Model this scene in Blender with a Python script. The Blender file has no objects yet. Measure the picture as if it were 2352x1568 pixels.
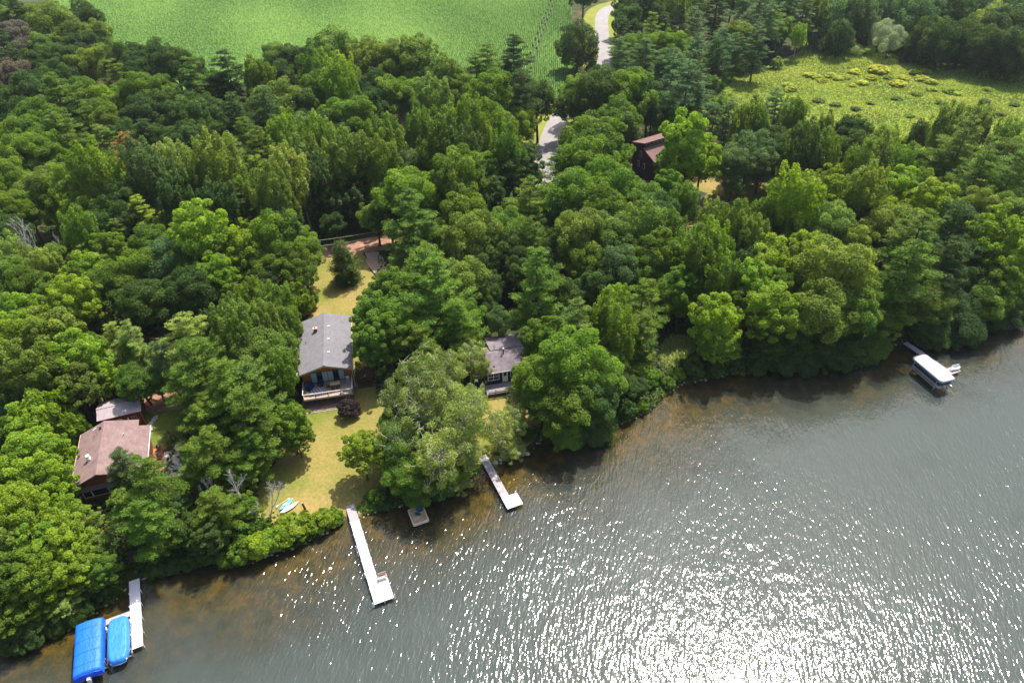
import bpy, math, random
import numpy as np
from mathutils import Vector, Matrix, geometry
C = bpy.context.scene.collection
SC = bpy.context.scene
R = math.radians
HAZE = 0.00007
# ------------------------------------------------------------------ camera, sky, sun, exposure
PITCH, HGT, ROLL, FOC = R(37.5), 80.0, R(1.3), 1623.0      # the drone: 80 m up, looking 37.5 degrees down
cam_d = bpy.data.cameras.new('camera'); cam = bpy.data.objects.new('camera', cam_d); C.objects.link(cam)
cam_d.sensor_fit = 'HORIZONTAL'; cam_d.sensor_width = 36; cam_d.lens = 36*FOC/2352
cam_d.clip_start = 1; cam_d.clip_end = 6000
cam.matrix_world = Matrix.Translation((0, 0, HGT)) @ Matrix.Rotation(R(90)-PITCH, 4, 'X') @ Matrix.Rotation(-ROLL, 4, 'Z')
SC.camera = cam
SUN_EL, SUN_AZ = R(59.5), R(30)
w = bpy.data.worlds.new('World'); SC.world = w; w.use_nodes = True
nt = w.node_tree; sky = nt.nodes.new('ShaderNodeTexSky'); sky.sky_type = 'NISHITA'; sky.sun_disc = False
sky.sun_elevation = SUN_EL; sky.sun_rotation = SUN_AZ; sky.air_density = 1.0; sky.dust_density = 3.0
bg = nt.nodes['Background']; bg.inputs[1].default_value = 0.15
nt.links.new(sky.outputs[0], bg.inputs[0])
sl = bpy.data.lights.new('sun', 'SUN'); sl.energy = 5.0; sl.angle = R(0.53); sl.color = (1, 0.95, 0.87)
sun = bpy.data.objects.new('sun', sl); C.objects.link(sun)
sd = Vector((math.sin(SUN_AZ)*math.cos(SUN_EL), math.cos(SUN_AZ)*math.cos(SUN_EL), math.sin(SUN_EL)))
sun.rotation_euler = (-sd).to_track_quat('-Z', 'Y').to_euler(); sun.location = (0, 0, 200)
SC.view_settings.view_transform = 'Standard'; SC.view_settings.look = 'None'
SC.view_settings.exposure = 0.75; SC.view_settings.gamma = 1; SC.view_settings.use_curve_mapping = False

# thin summer air: one closed box of even density around everything built
hb = bpy.data.meshes.new('haze')
x0, x1, y0, y1, z0, z1 = -5000, 5000, -3000, 6000, -4, 84
hb.from_pydata([(x0,y0,z0),(x1,y0,z0),(x1,y1,z0),(x0,y1,z0),(x0,y0,z1),(x1,y0,z1),(x1,y1,z1),(x0,y1,z1)], [], [(3,2,1,0),(4,5,6,7),(0,1,5,4),(1,2,6,5),(2,3,7,6),(3,0,4,7)])
hm = bpy.data.materials.new('haze'); hm.use_nodes = True; hn = hm.node_tree; hn.nodes.remove(hn.nodes['Principled BSDF'])
pv = hn.nodes.new('ShaderNodeVolumePrincipled'); pv.inputs['Color'].default_value = (.80,.88,1,1); pv.inputs['Density'].default_value = HAZE; pv.inputs['Anisotropy'].default_value = .3
hn.links.new(pv.outputs[0], hn.nodes['Material Output'].inputs['Volume']); hb.materials.append(hm)
ho = bpy.data.objects.new('haze', hb); C.objects.link(ho); ho['kind'] = 'stuff'

# ------------------------------------------------------------------ survey helpers (photo measurements -> ground metres)
CR, SR, CP, SP = math.cos(ROLL), math.sin(ROLL), math.cos(PITCH), math.sin(PITCH)
def ray(px, py):
    x, y = px-1176, py-784
    X, Y = CR*x-SR*y, SR*x+CR*y
    return X, FOC*CP-Y*SP, -(FOC*SP+Y*CP)
def at(px, py, z=0.0):
    X, Y, Z = ray(px, py); t = (z-HGT)/Z
    return X*t, Y*t
def depth(x, y, z): return y*CP-(z-HGT)*SP
SHORE_D = [(-700,1900),(-330,1640),(-120,1530),(0,1478),(90,1448),(180,1415),(250,1385),(296,1345),(322,1328),(400,1308),(470,1290),(560,1296),(620,1272),(700,1246),(755,1216),(790,1190),(850,1176),(900,1164),(960,1150),(1010,1136),(1060,1118),(1098,1086),(1125,1066),(1190,1052),(1240,1010),(1300,990),(1380,985),(1440,966),(1490,943),(1520,912),(1560,882),(1650,864),(1740,846),(1800,838),(1900,826),(2000,802),(2080,785),(2150,768),(2210,752),(2290,730),(2352,694),(2600,610),(3000,520)]
SHORE = np.array([at(*p) for p in SHORE_D])
LAKE = [tuple(p) for p in SHORE] + [(900, 200), (900, -400), (-900, -400), (-900, 10)]
def inpoly(x, y, poly):
    x = np.asarray(x, float); y = np.asarray(y, float); ins = np.zeros(x.shape, bool)
    n = len(poly); j = n-1
    for i in range(n):
        xi, yi = poly[i]; xj, yj = poly[j]
        if yi != yj:
            ins ^= ((yi > y) != (yj > y)) & (x < (xj-xi)*(y-yi)/(yj-yi)+xi)
        j = i
    return ins
def shore_dist(x, y):
    x = np.asarray(x, float); y = np.asarray(y, float); best = np.full(x.shape, 1e9)
    L = [SHORE[i] for i in range(len(SHORE))]
    L = [np.array(LAKE[-1])]+L+[np.array((900., 200.))]
    for a, b in zip(L[:-1], L[1:]):
        ab = b-a; q = ab@ab
        t = np.clip(((x-a[0])*ab[0]+(y-a[1])*ab[1])/q, 0, 1)
        best = np.minimum(best, np.hypot(x-a[0]-t*ab[0], y-a[1]-t*ab[1]))
    return np.where(inpoly(x, y, LAKE), -best, best)
def ss(t): t = np.clip(t, 0, 1); return t*t*(3-2*t)
def terr(x, y):
    d = shore_dist(x, y)
    up = 0.45*ss(d/1.2)+0.9*ss((d-.5)/20)
    dn = -0.05-0.55*ss(-d/5)-1.6*ss((-d-2)/22)
    return np.where(d > 0, up, np.where(d < 0, dn*ss(-d/0.6), 0))
def tz(x, y): return float(terr(np.array([x]), np.array([y]))[0])
def gnd(px, py, dz=0.0):
    z = 1.0
    for _ in range(4):
        x, y = at(px, py, z+dz); z = tz(x, y)
    return x, y, z

# ------------------------------------------------------------------ materials
def lk(nt, a, b): nt.links.new(a, b)
def mat(name, col, rough=0.8, noise=None, bump=None, metal=0.0, spec=0.3, col2=None, mapping=None):
    """colour mottled with noise (scale, amount), relief (scale, strength), second colour mixed by noise"""
    m = bpy.data.materials.new(name); m.use_nodes = True; n = m.node_tree; N = n.nodes
    b = N['Principled BSDF']; b.inputs['Roughness'].default_value = rough; b.inputs['Metallic'].default_value = metal
    b.inputs['Specular IOR Level'].default_value = spec; b.inputs['Base Color'].default_value = (*col, 1)
    tc = N.new('ShaderNodeTexCoord'); mp = N.new('ShaderNodeMapping'); lk(n, tc.outputs['Object'], mp.inputs[0])
    if mapping: mp.inputs['Scale'].default_value = mapping
    if noise:
        t = N.new('ShaderNodeTexNoise'); t.inputs['Scale'].default_value = noise[0]; t.inputs['Detail'].default_value = 6; t.inputs['Roughness'].default_value = .65
        lk(n, mp.outputs[0], t.inputs['Vector'])
        r = N.new('ShaderNodeValToRGB'); r.color_ramp.elements[0].position = .3; r.color_ramp.elements[1].position = .7
        c2 = col2 or tuple(c*(1-noise[1]) for c in col)
        r.color_ramp.elements[0].color = (*c2, 1); r.color_ramp.elements[1].color = (*(min(1, c*(1+(0 if col2 else noise[1]*.4))) for c in col), 1)
        lk(n, t.outputs[0], r.inputs[0]); lk(n, r.outputs[0], b.inputs['Base Color'])
    if bump:
        t = N.new('ShaderNodeTexNoise'); t.inputs['Scale'].default_value = bump[0]; t.inputs['Detail'].default_value = 4
        lk(n, mp.outputs[0], t.inputs['Vector'])
        u = N.new('ShaderNodeBump'); u.inputs['Strength'].default_value = bump[1]; u.inputs['Distance'].default_value = .1
        lk(n, t.outputs[0], u.inputs['Height']); lk(n, u.outputs[0], b.inputs['Normal'])
    return m
def leaf_mat(name, transl=0.35, rough=.5, spec=.35):
    m = bpy.data.materials.new(name); m.use_nodes = True; n = m.node_tree; N = n.nodes
    b = N['Principled BSDF']; out = N['Material Output']
    oi = N.new('ShaderNodeObjectInfo'); at_ = N.new('ShaderNodeAttribute'); at_.attribute_name = 'rnd'
    hsv = N.new('ShaderNodeHueSaturation')
    m1 = N.new('ShaderNodeMath'); m1.operation = 'MULTIPLY_ADD'; m1.inputs[1].default_value = 1.1; m1.inputs[2].default_value = .5
    lk(n, at_.outputs['Fac'], m1.inputs[0]); lk(n, m1.outputs[0], hsv.inputs['Value'])
    m2 = N.new('ShaderNodeMath'); m2.operation = 'MULTIPLY_ADD'; m2.inputs[1].default_value = -.035; m2.inputs[2].default_value = .515
    lk(n, at_.outputs['Fac'], m2.inputs[0]); lk(n, m2.outputs[0], hsv.inputs['Hue'])
    lk(n, oi.outputs['Color'], hsv.inputs['Color'])
    lk(n, hsv.outputs[0], b.inputs['Base Color']); b.inputs['Roughness'].default_value = rough; b.inputs['Specular IOR Level'].default_value = spec
    tr = N.new('ShaderNodeBsdfTranslucent'); h2 = N.new('ShaderNodeHueSaturation'); h2.inputs['Hue'].default_value = .493; h2.inputs['Value'].default_value = 1.5; h2.inputs['Saturation'].default_value = 1.1
    lk(n, hsv.outputs[0], h2.inputs['Color']); lk(n, h2.outputs[0], tr.inputs['Color'])
    mx = N.new('ShaderNodeMixShader'); mx.inputs[0].default_value = transl
    lk(n, b.outputs[0], mx.inputs[1]); lk(n, tr.outputs[0], mx.inputs[2]); lk(n, mx.outputs[0], out.inputs[0])
    return m
LEAF = leaf_mat('leaves', .5, .55, .22); NEEDLE = leaf_mat('needles', .38, .6, .2); GRASSB = leaf_mat('grass_blades', .35, .9, .03)
BARK = mat('bark', (.10,.075,.055), .95, (3, .5)); PALEBARK = mat('pale_bark', (.42,.39,.33), .9, (3, .35)); DEADWOOD = mat('dead_wood', (.50,.46,.42), .95, (4, .35))

# ------------------------------------------------------------------ mesh helpers
def npmesh(name, V, F, m, rnd=None, smooth=False):
    me = bpy.data.meshes.new(name); V = np.asarray(V, np.float32); F = np.asarray(F, np.int32)
    k = F.shape[1]
    me.vertices.add(len(V)); me.vertices.foreach_set('co', V.ravel())
    me.loops.add(F.size); me.loops.foreach_set('vertex_index', F.ravel())
    me.polygons.add(len(F)); me.polygons.foreach_set('loop_start', np.arange(len(F), dtype=np.int32)*k)
    if smooth: me.polygons.foreach_set('use_smooth', np.ones(len(F), bool))
    me.update(calc_edges=True)
    if rnd is not None:
        a = me.attributes.new('rnd', 'FLOAT', 'FACE'); a.data.foreach_set('value', np.asarray(rnd, np.float32))
    if m: me.materials.append(m)
    return me
class MB:
    def __init__(s): s.v = []; s.f = []
    def add(s, vs, fs):
        o = len(s.v); s.v += [tuple(v) for v in vs]; s.f += [tuple(i+o for i in f) for f in fs]; return s
    def box(s, x0, x1, y0, y1, z0, z1):
        return s.add([(x0,y0,z0),(x1,y0,z0),(x1,y1,z0),(x0,y1,z0),(x0,y0,z1),(x1,y0,z1),(x1,y1,z1),(x0,y1,z1)],
                     [(3,2,1,0),(4,5,6,7),(0,1,5,4),(1,2,6,5),(2,3,7,6),(3,0,4,7)])
    def prism(s, poly, z0, z1):                 # poly in xy, counterclockwise
        n = len(poly)
        return s.add([(x,y,z0) for x,y in poly]+[(x,y,z1) for x,y in poly],
                     [tuple(range(n-1,-1,-1)), tuple(range(n,2*n))]+[(i,(i+1)%n,n+(i+1)%n,n+i) for i in range(n)])
    def prismy(s, poly, y0, y1):                # poly in xz
        n = len(poly)
        return s.add([(x,y0,z) for x,z in poly]+[(x,y1,z) for x,z in poly],
                     [tuple(range(n)), tuple(range(2*n-1,n-1,-1))]+[(i,n+i,n+(i+1)%n,(i+1)%n) for i in range(n)])
    def prismx(s, poly, x0, x1):                # poly in yz
        n = len(poly)
        return s.add([(x0,y,z) for y,z in poly]+[(x1,y,z) for y,z in poly],
                     [tuple(range(n-1,-1,-1)), tuple(range(n,2*n))]+[(i,(i+1)%n,n+(i+1)%n,n+i) for i in range(n)])
    def tube(s, a, b, r0, r1=None, n=6, cap=True):
        a = Vector(a); b = Vector(b); r1 = r0 if r1 is None else r1
        d = (b-a).normalized(); u = d.orthogonal().normalized(); v = d.cross(u)
        vs = []
        for p, r in ((a, r0), (b, r1)):
            for i in range(n):
                t = 2*math.pi*i/n; vs.append(p+u*(r*math.cos(t))+v*(r*math.sin(t)))
        fs = [(i,(i+1)%n,n+(i+1)%n,n+i) for i in range(n)]
        if cap: fs += [tuple(range(n-1,-1,-1)), tuple(range(n,2*n))]
        return s.add(vs, fs)
    def path(s, pts, r, n=5):
        for a, b in zip(pts[:-1], pts[1:]): s.tube(a, b, r, r, n)
        return s
    def mesh(s, name, m, smooth=False):
        me = bpy.data.meshes.new(name); me.from_pydata(s.v, [], s.f); me.update()
        if smooth:
            for p in me.polygons: p.use_smooth = True
        if m: me.materials.append(m)
        return me
def link(name, me, parent=None):
    o = bpy.data.objects.new(name, me); C.objects.link(o)
    if parent is not None: o.parent = parent
    return o
def tag(o, label=None, cat=None, group=None, kind=None):
    if label: o['label'] = label
    if cat: o['category'] = cat
    if group: o['group'] = group
    if kind: o['kind'] = kind
    return o
def empty(name, loc, rz=0.0, label=None, cat=None, group=None):
    o = bpy.data.objects.new(name, None); C.objects.link(o); o.location = loc; o.rotation_euler = (0, 0, rz); o.empty_display_size = .3
    return tag(o, label, cat, group)
def part(name, mb, m, parent, smooth=False, label=None):
    o = link(name, mb.mesh(name, m, smooth), parent)
    if label: o['label'] = label
    return o

# ------------------------------------------------------------------ ground and its sheets
def densify(P, step=1.0, jit=0.0, seed=0, closed=True):
    rg = random.Random(seed); out = []
    n = len(P)
    for i in range(n if closed else n-1):
        a = P[i]; b = P[(i+1) % n]; L = math.dist(a, b); k = max(1, int(L/step))
        for j in range(k):
            t = j/k; dx = (b[1]-a[1])/L if L else 0; dy = -(b[0]-a[0])/L if L else 0
            q = rg.uniform(-jit, jit) if j else 0
            out.append((a[0]+(b[0]-a[0])*t+dx*q, a[1]+(b[1]-a[1])*t+dy*q))
    return out
def sheet(name, poly, dz, m, step=2.0, jit=0.25, seed=1, label=None, thick=0.0):
    """a sheet that lies on the terrain inside poly"""
    B = densify(poly, step, jit, seed)
    xs = [p[0] for p in B]; ys = [p[1] for p in B]
    gx, gy = np.meshgrid(np.arange(min(xs), max(xs), step), np.arange(min(ys), max(ys), step))
    gx, gy = gx.ravel()+.013, gy.ravel()+.017
    k = inpoly(gx, gy, B); pts = [Vector(p) for p in B]+[Vector((a, b)) for a, b in zip(gx[k], gy[k])]
    n = len(B)
    r = geometry.delaunay_2d_cdt(pts, [], [list(range(n))], 1, 1e-4)
    P = np.array([tuple(v) for v in r[0]]); z = terr(P[:, 0], P[:, 1])+dz
    me = bpy.data.meshes.new(name); me.from_pydata([(a, b, c) for (a, b), c in zip(P, z)], [], [list(f) for f in r[2]])
    me.update(); me.materials.append(m)
    for p in me.polygons: p.use_smooth = True
    o = link(name, me); o['kind'] = 'structure'
    return o

def ground_material():
    m = bpy.data.materials.new('forest_floor'); m.use_nodes = True; n = m.node_tree; N = n.nodes; b = N['Principled BSDF']
    b.inputs['Roughness'].default_value = .95; b.inputs['Specular IOR Level'].default_value = .1
    g = N.new('ShaderNodeNewGeometry'); sx = N.new('ShaderNodeSeparateXYZ'); lk(n, g.outputs['Position'], sx.inputs[0])
    t = N.new('ShaderNodeTexNoise'); t.inputs['Scale'].default_value = .35; t.inputs['Detail'].default_value = 8; t.inputs['Roughness'].default_value = .7; lk(n, g.outputs['Position'], t.inputs['Vector'])
    r = N.new('ShaderNodeValToRGB'); e = r.color_ramp.elements
    e[0].position = .5; e[0].color = (.035,.05,.015,1); e[1].position = .68; e[1].color = (.15,.085,.04,1)
    lk(n, t.outputs[0], r.inputs[0])
    t2 = N.new('ShaderNodeTexNoise'); t2.inputs['Scale'].default_value = .6; t2.inputs['Detail'].default_value = 6; t2.inputs['Roughness'].default_value = .62; t2.inputs['Distortion'].default_value = .1; lk(n, g.outputs['Position'], t2.inputs['Vector'])
    r2 = N.new('ShaderNodeValToRGB'); e = r2.color_ramp.elements
    e[0].position = .30; e[0].color = (.035,.035,.012,1); e[1].position = .78; e[1].color = (.21,.13,.035,1)
    x = e.new(.5); x.color = (.085,.07,.018,1)
    lk(n, t2.outputs[0], r2.inputs[0])
    mr = N.new('ShaderNodeMapRange'); mr.inputs['From Min'].default_value = -.02; mr.inputs['From Max'].default_value = .12; lk(n, sx.outputs[2], mr.inputs[0])
    mx = N.new('ShaderNodeMixRGB'); lk(n, mr.outputs[0], mx.inputs[0]); lk(n, r2.outputs[0], mx.inputs[1]); lk(n, r.outputs[0], mx.inputs[2])
    lk(n, mx.outputs[0], b.inputs['Base Color'])
    t3 = N.new('ShaderNodeTexNoise'); t3.inputs['Scale'].default_value = 3; t3.inputs['Detail'].default_value = 6; lk(n, g.outputs['Position'], t3.inputs['Vector'])
    u = N.new('ShaderNodeBump'); u.inputs['Strength'].default_value = .6; u.inputs['Distance'].default_value = .2; lk(n, t3.outputs[0], u.inputs['Height']); lk(n, u.outputs[0], b.inputs['Normal'])
    return m
def axis(near, far, step, lim):
    a = list(np.arange(near, far, step)); s = step; v = far
    while v < lim[1]: a.append(v); s *= 1.35; v += s
    a.append(lim[1]); s = step; v = near
    while v > lim[0]:
        v -= s; s *= 1.35; a.append(max(v, lim[0]))
    return np.array(sorted(set(a)))
ax, ay = axis(-120, 130, 1.5, (-3500, 3500)), axis(20, 190, 1.5, (-400, 5000))
GX, GY = np.meshgrid(ax, ay); nx, ny = len(ax), len(ay)
Z = terr(GX.ravel(), GY.ravel())
i = (np.arange(ny-1)[:, None]*nx+np.arange(nx-1)[None]).ravel()
ground = link('ground', npmesh('ground', np.c_[GX.ravel(), GY.ravel(), Z], np.c_[i, i+1, i+nx+1, i+nx], ground_material(), smooth=True))
ground['kind'] = 'structure'

def water_material():
    m = bpy.data.materials.new('lake_water'); m.use_nodes = True; n = m.node_tree; N = n.nodes
    for q in list(N):
        if q.type == 'BSDF_PRINCIPLED': N.remove(q)
    out = N['Material Output']; g = N.new('ShaderNodeNewGeometry')
    mp = N.new('ShaderNodeMapping'); mp.vector_type = 'POINT'; mp.inputs['Rotation'].default_value = (0, 0, R(12)); lk(n, g.outputs['Position'], mp.inputs[0])
    hs = None
    # wind lanes: calmer and rougher stretches
    for sc, wt, sy, det in ((2.6, 1.0, .28, 1), (6.4, .22, .42, 0), (.6, 1.0, .45, 1)):
        mm = N.new('ShaderNodeMapping'); mm.inputs['Scale'].default_value = (sc, sc*sy, sc); lk(n, mp.outputs[0], mm.inputs[0])
        t = N.new('ShaderNodeTexNoise'); t.inputs['Scale'].default_value = 1; t.inputs['Detail'].default_value = det; t.inputs['Roughness'].default_value = .5; t.inputs['Distortion'].default_value = .2; lk(n, mm.outputs[0], t.inputs['Vector'])
        k = N.new('ShaderNodeMath'); k.operation = 'MULTIPLY'; k.inputs[1].default_value = wt; lk(n, t.outputs[0], k.inputs[0])
        if hs is None: hs = k
        else:
            a = N.new('ShaderNodeMath'); a.operation = 'ADD'; lk(n, hs.outputs[0], a.inputs[0]); lk(n, k.outputs[0], a.inputs[1]); hs = a
    wl = N.new('ShaderNodeTexNoise'); wl.inputs['Scale'].default_value = .045; wl.inputs['Detail'].default_value = 2; lk(n, g.outputs['Position'], wl.inputs['Vector'])
    wr = N.new('ShaderNodeMapRange'); wr.inputs['From Min'].default_value = .35; wr.inputs['From Max'].default_value = .65; wr.inputs['To Min'].default_value = .6*WAVE; wr.inputs['To Max'].default_value = 1.25*WAVE; lk(n, wl.outputs[0], wr.inputs[0])
    u = N.new('ShaderNodeBump'); u.inputs['Strength'].default_value = 1.0; lk(n, wr.outputs[0], u.inputs['Distance']); lk(n, hs.outputs[0], u.inputs['Height'])
    gl = N.new('ShaderNodeBsdfGlossy'); gl.inputs['Roughness'].default_value = .09; lk(n, u.outputs[0], gl.inputs['Normal'])
    gl.inputs['Color'].default_value = (1, 1, 1, 1)
    fr = N.new('ShaderNodeFresnel'); fr.inputs['IOR'].default_value = 1.33; lk(n, u.outputs[0], fr.inputs['Normal'])
    tr = N.new('ShaderNodeBsdfTransparent'); tr.inputs['Color'].default_value = (.82,.76,.50,1)
    df = N.new('ShaderNodeBsdfDiffuse'); df.inputs['Color'].default_value = (.054,.068,.060,1); lk(n, u.outputs[0], df.inputs['Normal'])
    dp = N.new('ShaderNodeAttribute'); dp.attribute_name = 'murk'
    tn = N.new('ShaderNodeTexNoise'); tn.inputs['Scale'].default_value = .12; tn.inputs['Detail'].default_value = 4; lk(n, g.outputs['Position'], tn.inputs['Vector'])
    ad = N.new('ShaderNodeMath'); ad.operation = 'MULTIPLY_ADD'; ad.inputs[1].default_value = .7; lk(n, tn.outputs[0], ad.inputs[0])
    sb = N.new('ShaderNodeMath'); sb.operation = 'SUBTRACT'; sb.inputs[1].default_value = .35; lk(n, dp.outputs['Fac'], sb.inputs[0]); lk(n, sb.outputs[0], ad.inputs[2])
    cl = N.new('ShaderNodeClamp'); cl.inputs['Max'].default_value = .96; lk(n, ad.outputs[0], cl.inputs[0])
    m1 = N.new('ShaderNodeMixShader'); lk(n, cl.outputs[0], m1.inputs[0]); lk(n, tr.outputs[0], m1.inputs[1]); lk(n, df.outputs[0], m1.inputs[2])
    m2 = N.new('ShaderNodeMixShader'); lk(n, fr.outputs[0], m2.inputs[0]); lk(n, m1.outputs[0], m2.inputs[1]); lk(n, gl.outputs[0], m2.inputs[2])
    lk(n, m2.outputs[0], out.inputs[0]); return m
WAVE = 0.098
def make_water():
    bx, by = axis(-110, 130, 2.5, (-900, 900)), axis(20, 130, 2.5, (-400, 300))
    X, Y = np.meshgrid(bx, by); d = -shore_dist(X.ravel(), Y.ravel())
    n1, n2 = len(bx), len(by); i = (np.arange(n2-1)[:, None]*n1+np.arange(n1-1)[None]).ravel()
    F = np.c_[i, i+1, i+n1+1, i+n1]; F = F[(d[F] > -6).any(1)]
    me = npmesh('lake', np.c_[X.ravel(), Y.ravel(), X.ravel()*0], F, water_material())
    a = me.attributes.new('murk', 'FLOAT', 'POINT'); a.data.foreach_set('value', np.clip(.10+.90*ss(d/23), 0, 1).astype(np.float32))
    o = link('lake', me); o['kind'] = 'structure'
make_water()

def G(pts): return [gnd(*p)[:2] for p in pts]
LAWN = mat('lawn_grass', (.27,.235,.045), .95, (.22, .5), (6, .5), col2=(.15,.165,.025), spec=.1)
def lawn_mat(name, green, dry, sc=.22):
    m = mat(name, dry, .95, (sc, .5), (7, .6), col2=green, spec=.05); n = m.node_tree; N = n.nodes
    b = N['Principled BSDF']; src = b.inputs['Base Color'].links[0].from_socket
    t = N.new('ShaderNodeTexNoise'); t.inputs['Scale'].default_value = 2.2; t.inputs['Detail'].default_value = 8; t.inputs['Roughness'].default_value = .8
    g = N.new('ShaderNodeNewGeometry'); lk(n, g.outputs['Position'], t.inputs['Vector'])
    mr = N.new('ShaderNodeMapRange'); mr.inputs['From Min'].default_value = .3; mr.inputs['From Max'].default_value = .7; mr.inputs['To Min'].default_value = .65; mr.inputs['To Max'].default_value = 1.3; lk(n, t.outputs[0], mr.inputs[0])
    h = N.new('ShaderNodeHueSaturation'); lk(n, mr.outputs[0], h.inputs['Value']); lk(n, src, h.inputs['Color']); lk(n, h.outputs[0], b.inputs['Base Color'])
    return m
YLAWN = lawn_mat('dry_yellow_lawn', (.125,.160,.026), (.31,.215,.080), .11); GLAWN = lawn_mat('green_lawn', (.07,.12,.02), (.15,.17,.035), .4)
VERGE = lawn_mat('roadside_grass', (.13,.19,.03), (.25,.23,.05)); DIRT = mat('red_dirt', (.32,.18,.12), .95, (.8, .4), (5, .5), spec=.1)
SAND = mat('pale_gravel', (.40,.28,.19), .95, (1.5, .3), (9, .5), spec=.1); ASPH = mat('weathered_asphalt', (.27,.25,.235), .9, (.35, .2), (9, .2), spec=.2)
PATIO = mat('patio_concrete', (.58,.48,.38), .9, (1.2, .2)); WETG = lawn_mat('wetland_grass', (.13,.20,.04), (.23,.25,.06), .05)
CORNS = mat('corn_soil', (.05,.085,.02), .95, (1, .4))
# lake-side lawn with the strip behind the house
sheet('lawn', G([(596,1040),(640,1030),(690,960),(692,946),(705,880),(700,760),(722,680),(712,600),(745,578),(830,568),(860,640),(870,720),(905,800),(905,900),(880,1010),(890,1100),(885,1165),(850,1176),(800,1188),(770,1180),(690,1195),(640,1200),(600,1210),(575,1180),(575,1100)]), .05, YLAWN, 1.5)
sheet('cabin_yard', G([(1040,900),(1120,880),(1210,890),(1240,960),(1235,1010),(1190,1046),(1125,1062),(1100,1070),(1080,1000)]), .05, YLAWN, 1.5, seed=3)
sheet('brown_house_yard', G([(1440,420),(1500,400),(1590,405),(1680,415),(1790,425),(1810,470),(1780,520),(1700,530),(1580,520),(1530,470)]), .05, YLAWN, 2, seed=4)
sheet('side_lawn', G([(326,945),(352,948),(420,930),(430,1000),(400,1030),(350,1030),(342,985)]), .05, GLAWN, 1, .1, seed=5)
sheet('dirt_drive', G([(326,943),(322,918),(380,900),(440,885),(470,905),(420,938),(352,950)]), .062, DIRT, 1, .15, seed=6)
sheet('forest_lane', G([(640,640),(705,612),(745,560),(800,556),(855,545),(930,540),(930,566),(855,578),(760,590),(700,632),(650,665)]), .068, DIRT, 2, .15, seed=7)
sheet('drive_apron', G([(838,582),(870,578),(905,640),(880,650),(845,610)]), .078, SAND, 1.5, .3, seed=8)
sheet('clearing', G([(1508,805),(1545,772),(1592,782),(1590,825),(1530,840)]), .055, lawn_mat('pale_dry_grass', (.20,.27,.06), (.40,.40,.19), .5), .7, .5, seed=14)
sheet('path', G([(200,815),(330,795),(400,770),(400,800),(330,825),(210,850)]), .062, DIRT, 1.5, .2, seed=9)
road_c = [(1250,430),(1248,380),(1256,350),(1268,300),(1300,246),(1345,215),(1380,190),(1391,150),(1387,110),(1380,60),(1384,30),(1400,18),(1430,10),(1500,-10)]
RC = [gnd(*p)[:2] for p in road_c]
def offset_line(P, wl, wr):
    P = [Vector(p) for p in P]; Lf, Rt = [], []
    for i, p in enumerate(P):
        d = (P[min(i+1, len(P)-1)]-P[max(i-1, 0)]).normalized(); nrm = Vector((-d.y, d.x))
        Lf.append(tuple(p+nrm*wl)); Rt.append(tuple(p-nrm*wr))
    return Lf+Rt[::-1]
def smooth_line(P, k=2):
    for _ in range(k):
        Q = [P[0]]
        for a, b in zip(P[:-1], P[1:]): Q += [(a[0]*.75+b[0]*.25, a[1]*.75+b[1]*.25), (a[0]*.25+b[0]*.75, a[1]*.25+b[1]*.75)]
        P = Q+[P[-1]]
    return P
RS = smooth_line(RC, 2)
sheet('road_verge', offset_line(RS, 8, 7), .04, VERGE, 3, .5, seed=10)
sheet('road', offset_line(RS, 2.9, 2.9), .10, ASPH, 2.5, .06, seed=11)
FIELD_D = [(-900,-150),(-200,30),(120,0),(150,150),(235,165),(400,260),(480,240),(560,200),(620,190),(800,175),(1000,185),(1100,215),(1210,235),(1245,240),(1300,225),(1320,200),(1322,170),(1312,40),(1315,-10),(1318,-150)]
FIELD = G(FIELD_D)
sheet('corn_soil', FIELD, .05, CORNS, 8, .5, seed=12)
sheet('wetland', G([(1600,250),(1640,190),(1700,160),(1780,150),(1850,110),(1840,70),(1900,60),(1960,100),(2100,140),(2352,160),(2700,190),(2800,330),(2500,420),(2352,440),(2200,460),(2000,440),(1850,420),(1780,380),(1700,300)]), .05, WETG, 4, .8, seed=13)

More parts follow.
